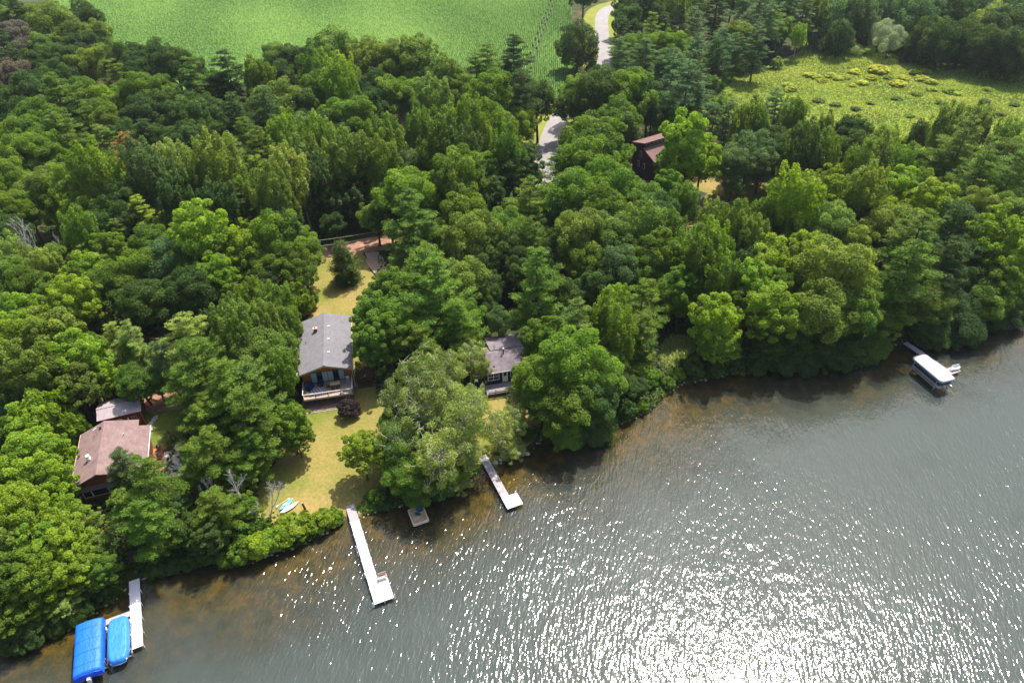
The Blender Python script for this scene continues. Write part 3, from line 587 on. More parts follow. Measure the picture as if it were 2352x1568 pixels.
    c = MB(); n = 8; c.add([(0,0,2.3)]+[(1.05*math.cos(i*math.tau/n), 1.05*math.sin(i*math.tau/n), 1.85) for i in range(n)]+[(0,0,2.26)]+[(1.03*math.cos(i*math.tau/n), 1.03*math.sin(i*math.tau/n), 1.8) for i in range(n)], [(0, 1+i, 1+(i+1) % n) for i in range(n)]+[(9, 10+(i+1) % n, 10+i) for i in range(n)]+[(1+i, 10+i, 10+(i+1) % n, 1+(i+1) % n) for i in range(n)])
    part('canopy', c, mat('faded_pink_canvas', (.48,.31,.27), .85), u); part('pole', MB().tube((0,0,.003), (0,0,2.25), .025, .025, 6), ORW, u)
    f = empty('wooden_fence', (*LC(O, A, 6.9, 7.6), 1.2), A, 'low orange wooden fence at the back of the patio', 'fence')
    for i in range(5): part('post', MB().box(i*1.1-.05, i*1.1+.05, -.05, .05, -.2, 1.1), ORW, f)
    for z in (.45, .95): part('rail', MB().box(-.05, 4.5, -.09, -.053, z, z+.1), ORW, f)
make_brown_cabin()
def make_garage():
    O = (-65.15, 80.89); zb = 1.2; A = R(19.8); r = empty('garage', (*O, zb), A, 'long red outbuilding with pale ribbed metal roof behind the brown cabin', 'outbuilding')
    e, rd = 4.0-zb, 4.75-zb
    part('wall', MB().prismx([(.35, -.3), (.35, e), (2.1, rd-.1), (4.5, e-.1), (4.5, -.3)][::-1], .3, 6.15), REDW, r)
    n = 16
    for (y0, z0, y1, z1) in ((0, e, 2.1, rd), (4.85, e-.1, 2.1, rd)):
        for i in range(n):
            a = i*6.45/n; b = (i+1)*6.45/n-.006; P = [(y0, z0), (y1, z1), (y1, z1+.05), (y0, z0+.05)]
            mb = MB(); mb.prismx(P if y0 > y1 else P[::-1], a, b); Q = [(y0, z0+.051), (y1, z1+.051), (y1, z1+.085), (y0, z0+.085)]; mb.prismx(Q if y0 > y1 else Q[::-1], a, a+.05); part('roof_panel', mb, TINR, r)
    part('ridge_cap', MB().prismx([(1.95, rd+.05), (2.1, rd+.1), (2.25, rd+.05), (2.25, rd+.075), (2.1, rd+.13), (1.95, rd+.075)][::-1], -.01, 6.46), TINR, r)
    part('fascia', MB().box(0, 6.45, -.05, -.004, e-.08, e+.07), DKW, r)
    window_y(r, 4.7, 5.35, 1.2, 1.95, .35, CREAM, 2, 2, None, .06)
    d = MB(); d.box(2.5, 3.3, .29, .345, -.1, 2.0); part('door', d, WHITE, r)
    ld = empty('leaning_board', (*LC(O, A, 4.2, -.1), zb), A, 'white board leaning on the front wall of the metal-roofed outbuilding', 'board'); part('plank', MB().prismx([(-.5, 0), (-.45, 0), (.42, 2.0), (.37, 2.0)], -.1, .1), WHITE, ld)
    part('downspout', MB().tube((6.3, -.1, e), (6.3, -.1, -.2), .04, .04, 5), METAL, r)
    O = (-74.6, 83.4); r = empty('shed', (*O, 1.3), R(20), 'small shaded red shed with dark red-brown roof at the left', 'shed')
    part('wall', MB().prismx([(.3, -.3), (.3, 2.0), (1.9, 2.6), (3.5, 2.0), (3.5, -.3)][::-1], .3, 3.7), REDW, r)
    for P in ([(0, 1.95), (1.9, 2.7), (1.9, 2.82), (0, 2.07)], [(1.9, 2.7), (3.8, 1.95), (3.8, 2.07), (1.9, 2.82)]): part('roof_slope', MB().prismx(P[::-1], 0, 4.0), REDR, r)
make_garage()
# ------------------------------------------------------------------ navy cottage
def make_navy():
    O = (-6.3, 89.25); zb = 1.1; A = R(12.4); r = empty('cottage', (*O, zb), A, 'navy blue cottage with charcoal shingle roof and white window trim', 'house')
    e, rd = 4.5-zb, 5.75-zb
    part('wall', MB().prismx([(.5, -.4), (.5, e), (3.6, rd-.1), (6.6, e), (6.6, -.4)][::-1], .4, 9.0), NAVYW, r)
    for P in ([(0, e-.1), (3.6, rd), (3.6, rd+.13), (0, e+.03)], [(3.6, rd), (7.1, e-.1), (7.1, e+.03), (3.6, rd+.13)]): part('roof_slope', MB().prismx(P[::-1], 0, 9.4), NAVYR, r)
    part('rear_wing', MB().prismx([(6.7, -.4), (6.7, e-.4), (9.5, e-.4), (9.5, -.4)][::-1], 4.0, 9.0), NAVYW, r)
    part('wing_roof', MB().prismx([(4.6, rd-.25), (9.9, e-.25), (9.9, e-.12), (4.6, rd-.12+.02)][::-1], 3.6, 9.3), NAVYR, r)
    part('fascia', MB().box(0, 9.4, -.06, -.003, e-.17, e+.0), WHITE, r)
    window_y(r, 2.35, 4.15, 1.5, 2.75, .5, WHITE, 2, 2, None, .09)
    part('door', MB().box(4.75, 5.7, .42, .495, .75, 2.85), WHITE, r); part('door_glass', MB().box(4.98, 5.47, .40, .418, 2.0, 2.7), GLASSD, r)
    window_y(r, 6.2, 7.3, 1.6, 2.7, .5, WHITE, 2, 1, None, .08)
    pz = MB(); pz.tube((5.6, 3.2, rd-.1), (5.6, 3.2, rd+.95), .11, .11, 8); p = part('stove_pipe', pz, BLACK, r); part('pipe_cap', MB().tube((5.6,3.2,rd+.96), (5.6,3.2,rd+1.15), .2, .08, 10), WHITE, p)
    part('vent_pipe', MB().tube((4.4, 5.0, rd-.3), (4.4, 5.0, rd+.4), .06, .06, 6), BLACK, r); part('roof_vent', MB().box(3.3, 3.7, 1.0, 1.4, e+.2, e+.5), BLACK, r)
    part('porch_light', MB().tube((2.1, .45, 2.95), (2.1, .25, 2.9), .07, .07, 6), WHITE, r)
    k = empty('deck', (*LC(O, A, 1.5, -2.0), 1.0), A, 'weathered grey deck with low railing in front of the navy cottage', 'deck'); part('floor', boards(0, 6.5, 0, 2.4, .7, .14, .02, 'x'), GREYW, k); part('skirt', MB().box(.05, 6.45, .05, 2.35, -.4, .65), DKW, k)
    rail(k, [(0, .05, .7), (6.4, .05, .7)], .85, GREYW, 1.6, .045, 3); part('bench_plank', MB().box(.5, 5.5, .25, .6, 1.12, 1.17), GREYW, k)
make_navy()
# ------------------------------------------------------------------ tall dark brown house beyond the wood
def make_tall():
    A = R(32); O = at(1479, 329, 10.9); zb = 1.3; r = empty('tall_house', (*O, zb), A, 'tall dark brown house with stepped reddish roof and clerestory windows', 'house')
    T = lambda z: z-zb
    part('wall', MB().prismx([(-5.2, -.4), (3.9, -.4), (3.9, T(9.7)), (.0, T(10.7)), (.0, T(9.4)), (-5.2, T(6.9))], 0.3, 11.5), DKBR, r)
    part('upper_roof', MB().prismx([(-.45, T(10.85)), (4.3, T(9.75)), (4.3, T(9.9)), (-.45, T(11.0))], -.1, 12), REDR, r)
    part('lower_roof', MB().prismx([(-5.8, T(6.65)), (-.03, T(9.42)), (-.03, T(9.58)), (-5.8, T(6.81))], -.1, 12), REDR, r)
    for i in range(8):
        w_ = MB(); x = .9+i*1.25; w_.box(x, x+1.0, -.07, -.004, T(9.85), T(10.5)); f = part('window', w_, CREAM, r); part('pane', MB().box(x+.08, x+.92, -.1, -.073, T(9.93), T(10.42)), GLASSD, f)
    for (y, z0, z1) in ((1.0, 7.0, 8.3), (1.5, 4.3, 5.6), (-.6, 4.3, 5.6)):
        f = part('window', MB().box(.2, .296, y-.35, y+.35, T(z0)-.08, T(z1)+.08), CREAM, r); part('pane', MB().box(.17, .197, y-.25, y+.25, T(z0), T(z1)), GLASSD, f)
    g = MB(); g.tube((1.5, -4.6, T(7.3)), (1.5, -4.6, T(8.0)), .04, .04, 5); g.add([(1.5+.05+.35*math.cos(t)*.3, -4.6+.35*math.cos(t), T(8.1)+.35*math.sin(t)) for t in [i*math.tau/10 for i in range(10)]], [tuple(range(10))]); g.tube((1.45,-4.6,T(8.1)), (1.2,-4.7,T(8.2)), .03, .03, 4); part('satellite_dish', g, METAL, r)
    part('glass_door', MB().box(1.0, 3.0, -5.27, -5.204, T(4.0), T(6.0)), CURT, r)
    k = empty('deck', (*LC(O, A, .8, -8.3), zb), A, 'red-brown balcony deck on the side of the tall brown house', 'deck'); part('floor', boards(0, 7, 0, 3.05, 2.7, .14, .02), ORW, k); rail(k, [(0, 3, 2.7), (0, .05, 2.7), (7, .05, 2.7)], .95, REDW, 1.2, .06, 3)
    for x in (.2, 3.5, 6.8): part('support_post', MB().box(x-.08, x+.08, .1, .26, -.4, 2.65), DKW, k)
    for i, (x, y) in enumerate(((1.0, 1.2), (2.2, 1.6))):
        c = empty('deck_chair', (*LC(O, A, .8+x, -8.3+y), zb+2.7), A+2.5+i, ('left pale chair on the balcony of the tall brown house', 'right pale chair on the balcony of the tall brown house')[i], 'chair', 'pale chairs on the balcony'); part('seat', MB().box(-.25, .25, -.25, .25, .35, .4), PINKW, c); part('backrest', MB().box(-.25, .25, .2, .25, .403, .95), PINKW, c); part('legs', MB().box(-.22, .22, -.22, .2, .003, .345), PINKW, c)
    O2 = at(1572, 453, 4.3); r = empty('shed', (*O2, 1.3), R(-44), 'small grey-brown outbuilding half hidden below the tall brown house', 'shed')
    part('wall', MB().box(.2, 3.4, .25, 3.3, -.3, 2.95), mat('grey_brown_siding', (.22,.15,.15), .85, (4,.2)), r); part('roof', MB().prismx([(-.3, 3.0), (3.8, 3.7), (3.8, 3.82), (-.3, 3.12)][::1], -.1, 3.8), CREAM, r)
make_tall()

# ------------------------------------------------------------------ docks
def dock(name, O, A, secs, wd, lab, m, plats=(), legs=WHITE, z=.6, postm=None, bw=.15):
    r = empty(name, (*O, 0), A, lab, 'dock')
    def section(x0, x1, y0, y1, mm, zz):
        s = part('deck_section', boards(x0+.01, x1-.01, y0, y1, zz, bw, .018, 'y'), mm, r)
        part('frame', MB().box(x0+.012, x1-.012, y0+.01, y0+.06, zz-.2, zz-.043).box(x0+.012, x1-.012, y1-.06, y1-.01, zz-.2, zz-.043), mm, s)
    for (x0, x1, mm) in secs: section(x0, x1, 0, wd, mm, z)
    for (x0, x1, y0, y1, mm) in plats: section(x0, x1, y0+.01, y1, mm, z)
    xs = [secs[0][1]]+[s[1] for s in secs[1:]]
    for x in xs:
        for y in (-.05, wd+.05): part('leg', MB().tube((x-.1, y, -1.3), (x-.1, y, z+.12), .045, .045, 6), legs, r)
    return r
def ang(a, b): return math.atan2(b[1]-a[1], b[0]-a[0])
DO = (-24.24, 65.87); DA = ang(DO, (-17.89, 50.2))
# y of each dock's frame points to its right-hand (eastern) side
secs = [(0, 3.2, GREYW)]+[(3.2+i*2.28, 3.2+(i+1)*2.28, WDOCK) for i in range(6)]
dk = dock('dock', DO, DA, secs, 1.25, 'long white L-shaped dock with a bench on its end platform', WDOCK, [(13.3, 15.1, 1.25, 2.5, WDOCK), (15.1, 16.88, 1.25, 2.5, WDOCK)])
for x, y in ((2.2, 1.5), (7.6, -.18), (8.6, -.2), (16.7, 2.65), (16.8, -.2), (12.2, -.12)): part('mooring_post', MB().tube((x, y, .0), (x, y, 1.0), .06, .05, 7), WHITE, dk)
def bench(name, O, A, z, lab, m, wd=1.15, cat='bench'):
    r = empty(name, (*O, z), A, lab, cat)
    for i in range(3): part('seat_slat', MB().box(-wd/2, wd/2, -.2+i*.15, -.07+i*.15, .4, .44), m, r)
    for i in range(3): part('back_slat', MB().box(-wd/2, wd/2, .26+i*.03, .29+i*.03, .5+i*.17, .63+i*.17), m, r)
    for s in (-1, 1):
        part('side_frame', MB().box(s*(wd/2-.05)-.03, s*(wd/2-.05)+.03, -.2, -.14, .003, .62).box(s*(wd/2-.05)-.03, s*(wd/2-.05)+.03, .25, .31, .003, .398).box(s*(wd/2-.05)-.03, s*(wd/2-.05)+.03, -.2, .3, .622, .66), m, r)
    return r
bench('bench', LC(DO, DA, 13.7, 1.9), DA+math.pi/2, .6, 'tan wooden bench on the end platform of the long white dock', PINKW)
D2 = (-5.45, 74.91); A2 = ang(D2, (-1.15, 64.69))
MIXW = mat('mottled_grey_boards', (.46,.40,.42), .85, (1.6, .6), mapping=(1,2,1))
dock('dock', D2, A2, [(0, 1.3, WDOCK), (1.3, 4.0, MIXW), (4.0, 6.5, MIXW), (6.5, 8.85, MIXW), (8.85, 11.08, WDOCK)], 1.18, 'short grey-boarded dock with a square white end platform', MIXW, [(8.85, 11.08, 1.18, 2.4, WDOCK)], DKW)
D3 = (-50.28, 54.34); A3 = ang(D3, (-46.07, 45.01))
d3 = dock('dock', D3, A3, [(i*2.05, (i+1)*2.05, WDOCK) for i in range(5)], 1.25, 'straight white dock beside the two blue covered boats', WDOCK)
s_ = part('side_walk', boards(4.55, 5.35, -3.2, -.02, .55, .15, .018, 'x'), GREYW, d3)
# steps from the bank down to the left dock
sp_ = gnd(309, 1300); stp = empty('timber_steps', (sp_[0], sp_[1], 0), A3, 'grey timber steps on the bank above the bottom-left dock', 'steps')
for i in range(5):
    part('step', MB().box(-1.9+i*.42, -1.9+i*.42+.34, -.5, .5, 1.3-i*.1, 1.36-i*.1), DKW, stp)
part('stringer', MB().prismy([(-1.9, 1.0), (.2, .55), (.2, .77), (-1.9, 1.25)], -.62, -.56), DKW, stp)

# ------------------------------------------------------------------ covered boats, lifts
def cover(L, W, zb, ht, kind, m, parent):
    """tarpaulin shell: barrel (rounded across, cut ends) or pillow (rounded corners)"""
    nu, nv = 40, 20; V = []; 
    for i in range(nu+1):
        u = -1+2*i/nu
        for j in range(nv+1):
            v = -1+2*j/nv
            if kind == 'barrel':
                x = u*L/2*(1 if u < 0 else 1); y = math.sin(v*math.pi/2)*W/2; z = ht*(max(0, math.cos(v*math.pi/2))**.32); e = min(1, (1-abs(u))*30); z *= .55+.45*math.sin(e*math.pi/2)
                z += .01*math.sin(u*19+v*3)*max(0, 1-v*v)
            else:
                s = (abs(u)**5+abs(v)**5)**.2; k = max(abs(u), abs(v)); f = k/s if s > 0 else 1
                uu, vv = u*f, v*f; x = uu*L/2; y = vv*W/2*(1-.1*max(0, u)**3); e = 1-max(abs(u), abs(v))**6; z = ht*max(0, e)**.28+.006*math.sin(u*17+v*5)*max(0, e)
            V.append((x, y, zb+z))
    F = [(i*(nv+1)+j, (i+1)*(nv+1)+j, (i+1)*(nv+1)+j+1, i*(nv+1)+j+1) for i in range(nu) for j in range(nv)]
    mb = MB(); mb.add(V, F); n0 = len(V)
    rim = [i*(nv+1) for i in range(nu+1)]+[nu*(nv+1)+j for j in range(1, nv+1)]+[i*(nv+1)+nv for i in range(nu-1, -1, -1)]+[j for j in range(nv-1, 0, -1)]
    mb.add([(V[i][0]*1.005, V[i][1]*1.01, V[i][2]-.28) for i in rim], []); n = len(rim)
    mb.f += [(rim[i], n0+i, n0+(i+1) % n, rim[(i+1) % n]) for i in range(n)]
    return part('cover', mb, m, parent, True)
def boat_lift(O, A, L, W, lab):
    r = empty('boat_lift', (*O, 0), A, lab, 'boat lift')
    for sx in (-1, 1):
        for sy in (-1, 1): part('post', MB().tube((sx*L/2*.72, sy*W/2, -1.3), (sx*L/2*.72, sy*W/2, 1.5), .05, .05, 6), METAL, r)
        part('cross_beam', MB().box(sx*L/2*.72-.05, sx*L/2*.72+.05, -W/2, W/2, .2, .32), METAL, r)
    for sy in (-1, 1): part('side_beam', MB().box(-L/2*.72, L/2*.72, sy*W/2-.04, sy*W/2+.04, .5, .6), METAL, r)
    part('winch_wheel', MB().tube((-L*.3, W/2+.08, 1.35), (-L*.3, W/2+.16, 1.35), .22, .22, 12), WHITE, r)
def hull(L, W, z0, z1, m, parent, bow=-1):
    mb = MB(); S = [(-.5, .62), (-.3, .95), (0, 1), (.3, .98), (.5, .9)]; R_ = []
    for (t, w_) in S: x = t*L; h = W/2*w_; mb.add([(x, -h, z1), (x, -h*.8, z0+.2), (x, 0, z0), (x, h*.8, z0+.2), (x, h, z1)], [])
    for i in range(4):
        for j in range(4): mb.f.append((i*5+j, i*5+j+1, (i+1)*5+j+1, (i+1)*5+j))
    mb.f += [(0,1,2,3,4), (24,23,22,21,20)]+[(i*5+4, i*5, (i+1)*5, (i+1)*5+4) for i in range(4)]
    return part('hull', mb, m, parent)
cA, aA = (-50.6, 44.75), R(-67.2); cB, aB = (-47.85, 46.0), R(-67)
b = empty('covered_boat', (*cA, 0), aA, 'larger boat under a deep blue tarpaulin cover, left of the pair', 'boat', 'blue covered boats'); cover(7.15, 3.05, 1.35, .95, 'barrel', TARP1, b)
part('cover_end', MB().prismx([(-1.5, 1.08), (1.5, 1.08), (1.35, 1.75), (.7, 1.98), (-.7, 1.98), (-1.35, 1.75)], 3.56, 3.63), TARPE, b)
for s in (-1, 1): part('pontoon', MB().tube((-3.2, s*.95, .75), (3.3, s*.95, .75), .3, .3, 12), METAL, b)
part('deck', MB().box(-3.3, 3.3, -1.25, 1.25, 1.06, 1.14), WHITE, b)
for xx in (-2.4, -.8, .8, 2.4): part('strap', MB().path([(xx, 1.5*math.sin(v*math.pi/2)*1.012, 1.365+.95*max(0, math.cos(v*math.pi/2))**.32) for v in [-.98+i*.098*2 for i in range(11)]], .018, 4), TARPE, b)
mo = part('outboard_motor', MB().box(3.65, 4.1, -.18, .18, .95, 1.5), mat('grey_motor', (.45,.47,.48), .4), b); part('motor_shaft', MB().box(3.8, 3.98, -.07, .07, .1, .947).box(3.7, 4.25, -.14, .14, .06, .1), METAL, mo)
b = empty('covered_boat', (*cB, 0), aB, 'smaller boat under a light blue rounded cover, nearest the dock', 'boat', 'blue covered boats'); cover(6.2, 2.35, 1.15, .5, 'pillow', TARP2, b); hull(5.9, 2.0, .45, 1.1, WHITE, b)
boat_lift(cA, aA, 6.8, 3.25, 'metal lift frame under the larger deep blue covered boat'); boat_lift(cB, aB, 6.0, 2.6, 'metal lift frame under the smaller light blue covered boat')

# right-hand boat under a white canopy
cC, aC = (71.15, 91.1), R(-74.5)
r = empty('canopy_lift', (*cC, 0), aC, 'boat lift with long white canopy and scalloped valance near the right shore', 'boat lift')
L, W, zt = 6.95, 2.9, 2.45; mb = MB(); cs = .35
def outl(L, W, c): return [(-L/2+c, -W/2), (L/2-c, -W/2), (L/2, -W/2+c), (L/2, W/2-c), (L/2-c, W/2), (-L/2+c, W/2), (-L/2, W/2-c), (-L/2, -W/2+c)]
P0, P1 = outl(L, W, cs), outl(L-.5, W-.5, cs*.9); mb.add([(x, y, zt) for x, y in P0]+[(x, y, zt+.22) for x, y in P1]+[(x*.9, y*.5, zt+.28) for x, y in P1], [(i, (i+1) % 8, 8+(i+1) % 8, 8+i) for i in range(8)]+[(8+i, 8+(i+1) % 8, 16+(i+1) % 8, 16+i) for i in range(8)]+[tuple(range(16, 24))])
part('canopy', mb, mat('white_canopy_vinyl', (.46,.46,.50), .5, (.7, .3), (2,.15), spec=.5), r, True)
vb = MB(); P = densify(P0, .32, 0)
for a, b_ in zip(P, P[1:]+P[:1]):
    m1 = ((a[0]+b_[0])/2, (a[1]+b_[1])/2); vb.add([(*a, zt-.004), (*b_, zt-.004), (*b_, zt-.3), (*m1, zt-.42), (*a, zt-.3)], [(0, 1, 2, 3, 4)])
part('valance', vb, mat('grey_blue_valance', (.20,.26,.28), .6), r)
for sx in (-1, 1):
    for sy in (-1, 1): part('post', MB().tube((sx*2.6, sy*1.5, -1.3), (sx*2.6, sy*1.35, zt), .05, .05, 6), METAL, r)
for sy in (-1, 1): part('side_beam', MB().box(-2.6, 2.6, sy*1.55-.05, sy*1.55+.05, .75, .85), METAL, r); part('roof_bow', MB().box(-3.1, 3.1, sy*1.3-.03, sy*1.3+.03, zt-.12, zt-.05), METAL, r)
for x in (-2.6, 2.6): part('cross_beam', MB().box(x-.05, x+.05, -1.5, 1.5, .45, .55), METAL, r)
b = empty('pontoon_boat', (*cC, 0), aC, 'dark pontoon boat hanging in the lift below the white canopy', 'boat')
for s in (-1, 1): part('pontoon', MB().tube((-3.0, s*.9, .85), (3.0, s*.9, .85), .3, .3, 12).tube((3.0, s*.9, .85), (3.5, s*.9, 1.0), .3, .05, 12), METAL, b)
part('deck', MB().box(-3.1, 3.1, -1.2, 1.2, 1.17, 1.25), mat('grey_carpet', (.12,.12,.14), .9), b); NV = mat('navy_panel', (.02,.03,.055), .4)
for P in ((-3.0, 3.0, -1.2, -1.15), (-3.0, 3.0, 1.15, 1.2), (-3.0, -2.95, -1.14, 1.14), (2.95, 3.0, -1.14, 1.14)): part('side_panel', MB().box(*P, 1.253, 1.95), NV, b)
for x in (-2.3, 1.2): part('bench_seat', MB().box(x, x+1.2, -1.1, -.5, 1.253, 1.7), mat('grey_vinyl', (.3,.3,.32), .6), b)
part('outboard_motor', MB().box(-3.7, -3.2, -.2, .2, 1.0, 1.9), BLACK, b)
PO = (71.35, 100.6); PA = R(-67.5)
rp = dock('dock', LC(PO, PA, 0, -.5), PA, [(0, 3.2, GREYW), (3.2, 6.5, GREYW), (6.5, 9.9, GREYW)], 1.0, 'narrow grey dock with side platform beside the white boat canopy', GREYW, [(8.4, 9.9, 1.0, 2.6, GREYW)], METAL)
part('tyre', MB().tube((.9, 1.05, .45), (.9, 1.12, .5), .25, .25, 12), BLACK, rp)
bench('bench', (76.2, 92.55), R(14), .6, 'white bench at the back of the platform beside the boat canopy', WHITE, 1.5)

# ------------------------------------------------------------------ swim raft and its things
RO = (-13.72, 64.1); RA = R(-68)
r = empty('swim_raft', (*RO, 0), RA, 'square beige swim raft moored under the shore trees', 'raft')
BEI = mat('weathered_beige_deck', (.42,.29,.17), .8, (2.5, .5)); CRM = mat('cream_plastic_rim', (.55,.44,.33), .6)
part('deck_boards', boards(-1.3, 1.3, -1.0, 1.0, .5, .2, .015, 'x'), BEI, r); P0, P1 = outl(2.95, 2.3, .12), outl(2.6, 2.0, .02)
mb = MB(); mb.add([(x, y, .2) for x, y in P0]+[(x, y, .54) for x, y in P0]+[(x, y, .57) for x, y in P1]+[(x, y, .4) for x, y in P1], [(i, (i+1) % 8, 8+(i+1) % 8, 8+i) for i in range(8)]+[(8+i, 8+(i+1) % 8, 16+(i+1) % 8, 16+i) for i in range(8)]+[(16+i, 16+(i+1) % 8, 24+(i+1) % 8, 24+i) for i in range(8)]); part('rim', mb, CRM, r)
for s in (-1, 1): part('float', MB().tube((-1.2, s*.7, .05), (1.2, s*.7, .05), .22, .22, 8), CRM, r)
t = empty('storage_tub', (*LC(RO, RA, -.85, .45), .5), RA+.1, 'open blue plastic tub on the far corner of the swim raft', 'tub')
part('walls', MB().box(-.38, .38, -.33, -.28, .003, .38).box(-.38, .38, .28, .33, .003, .38).box(-.38, -.33, -.278, .278, .003, .38).box(.33, .38, -.278, .278, .003, .38), mat('navy_plastic', (.02,.035,.12), .4), t); part('lid', MB().box(-.3, .3, -.26, .26, .25, .3), mat('bright_blue_plastic', (.03,.13,.5), .4), t)
t = empty('duffel_bag', (*LC(RO, RA, -.1, .0), .5), RA+.9, 'dark green bag lying in the middle of the swim raft', 'bag'); part('body', MB().tube((-.35, 0, .16), (.35, 0, .16), .16, .16, 10), mat('dark_green_canvas', (.015,.04,.035), .8), t); part('handle', MB().path([(-.15, 0, .32), (0, 0, .4), (.15, 0, .32)], .015, 4), BLACK, t)
t = empty('rope_coil', (*LC(RO, RA, .75, .05), .5), RA, 'pale coiled rope near the front edge of the swim raft', 'rope'); mb = MB()
mb.path([(math.cos(a*.5)*(.1+.012*a), math.sin(a*.5)*(.1+.012*a), .03+.02*((a*7) % 3)) for a in range(34)], .022, 5); part('coil', mb, mat('pale_rope', (.55,.5,.4), .9), t)

# ------------------------------------------------------------------ kayaks, stump, wires, stones
def kayak(p, q, lab, m, m2, dz=0.0, wd=.8, h=.3, flip=False):
    x0, y0, z0 = gnd(*p); x1, y1, _ = gnd(*q); L = math.hypot(x1-x0, y1-y0); r = empty('kayak', ((x0+x1)/2, (y0+y1)/2, tz((x0+x1)/2, (y0+y1)/2)+.06+dz), math.atan2(y1-y0, x1-x0), lab, 'kayak', 'boats lying on the lakeside lawn')
    V = []; n = 14; k = 10
    for i in range(n+1):
        u = -1+2*i/n; w_ = wd/2*max(.02, (1-abs(u)**2.6)); hh = h*(.75+.5*abs(u)**3)
        for j in range(k): t = j*math.tau/k; V.append((u*L/2, w_*math.cos(t), hh/2+.02+(hh/2*math.sin(t) if math.sin(t) < 0 else hh*.38*math.sin(t))))
    F = [(i*k+j, i*k+(j+1) % k, (i+1)*k+(j+1) % k, (i+1)*k+j) for i in range(n) for j in range(k)]+[tuple(range(k-1, -1, -1)), tuple(range(n*k, n*k+k))]
    part('hull', MB().add(V, F), m, r, True)
    if not flip:
        c = MB(); c.prism([(-.1+.45*math.cos(t), .22*math.sin(t)) for t in [i*math.tau/12 for i in range(12)]], h*.78, h*.98); part('cockpit', c, m2, r)
        part('seat', MB().box(-.4, -.15, -.16, .16, h*.985, h*1.25), m2, r)
    else: part('keel', MB().box(-L*.3, L*.3, -.02, .02, h*.86, h*.93), m2, r)
    return r
kayak((644,1182), (686,1155), 'white kayak lying upside down on the lawn in front of the turquoise one', mat('white_plastic_hull', (.78,.74,.66), .4), CREAM, .05, .78, .34, True)
kayak((643,1174), (673,1147), 'turquoise kayak lying on the lawn behind the white one', mat('turquoise_plastic', (.10,.52,.60), .35), mat('pale_blue_plastic', (.35,.62,.66), .4), .02, .85, .32)
x0, y0, z0 = gnd(636,1167); x1, y1, _ = gnd(668,1146)
pd_ = empty('paddle', (x0, y0, z0+.42), math.atan2(y1-y0, x1-x0), 'pale paddle lying across the turquoise kayak', 'paddle'); part('shaft', MB().tube((.2,0,0), (1.9,0,0), .02, .02, 5), WHITE, pd_)
for x in (0, 1.9): part('blade', MB().box(x-.02, x+.25, -.08, .08, -.012, .012), WHITE, pd_)
x0, y0, z0 = gnd(702,1170); st = empty('wooden_post', (x0, y0, z0), 0, 'weathered leaning wooden post stump on the lawn right of the kayaks', 'post'); part('stump', MB().tube((0,0,-.2), (-.25,.1,1.35), .17, .13, 9), BARK, st); part('top', MB().tube((-.25,.1,1.353), (-.255,.102,1.38), .11, .1, 9), PINKW, st)
pa, pb = at(717, 551.7, 6.2), at(852, 531.7, 6.2); qa, qb = at(735, 563, 5.2), at(848, 544.6, 5.2)
dirv = Vector((pb[0]-pa[0], pb[1]-pa[1])).normalized()
E1 = Vector(pa)-dirv*5; E2 = Vector(pb)+dirv*5
Q1 = Vector(qa)-dirv*6.2; Q2 = Vector(qb)+dirv*6
for (a, b_, z, lb) in ((E1, E2, 6.2, 'upper pale cable strung above the red dirt lane'), (Q1, Q2, 5.2, 'lower pale cable strung above the red dirt lane')):
    mb = MB(); N_ = 10; mb.path([(a.x+(b_.x-a.x)*i/N_-a.x, a.y+(b_.y-a.y)*i/N_-a.y, -.35*4*(i/N_)*(1-i/N_)) for i in range(N_+1)], .045, 4); o = link('overhead_cable', mb.mesh('cable', mat('pale_cable', (.30,.34,.22), .7))); o.location = (a.x, a.y, z); tag(o, lb, 'cable', 'cables above the lane')
for p, q, lb in ((E1, Q1, 'utility pole hidden in the trees at the left end of the lane cables'), (E2, Q2, 'utility pole hidden in the trees at the right end of the lane cables')):
    u = empty('utility_pole', (p.x, p.y, tz(p.x, p.y)), 0, lb, 'pole', 'poles carrying the lane cables'); part('pole', MB().tube((0,0,-.3), (0,0,6.4), .13, .1, 8), BARK, u)
    d = Vector((q.x-p.x, q.y-p.y)); part('crossarm', MB().tube((0,0,5.3), (d.x,d.y,5.2), .05, .05, 5), BARK, u)
sx, sy, sz = gnd(372, 900)
sr = empty('stone_path', (sx, sy, sz), 0); sr['kind'] = 'structure'; gq = random.Random(3)
for i, (a, b_) in enumerate([(1085,425), (1060,440), (1075,455), (1045,465), (1055,480), (1030,490), (1015,508), (1035,512), (1000,528), (1022,532), (1010,552), (1018,572), (1020,590)]):
    X_, Y_, Z_ = gnd((180+a/4.356)*.84, (1040+b_/4.356)*.84); rr = gq.uniform(.26, .36)
    mb = MB(); mb.prism([(X_-sx+rr*gq.uniform(.75, 1.1)*math.cos(t), Y_-sy+rr*gq.uniform(.75, 1.1)*.8*math.sin(t)) for t in [q*math.tau/7 for q in range(7)]], Z_-sz, Z_-sz+.12+.004*i); part('stone', mb, STONE, sr)
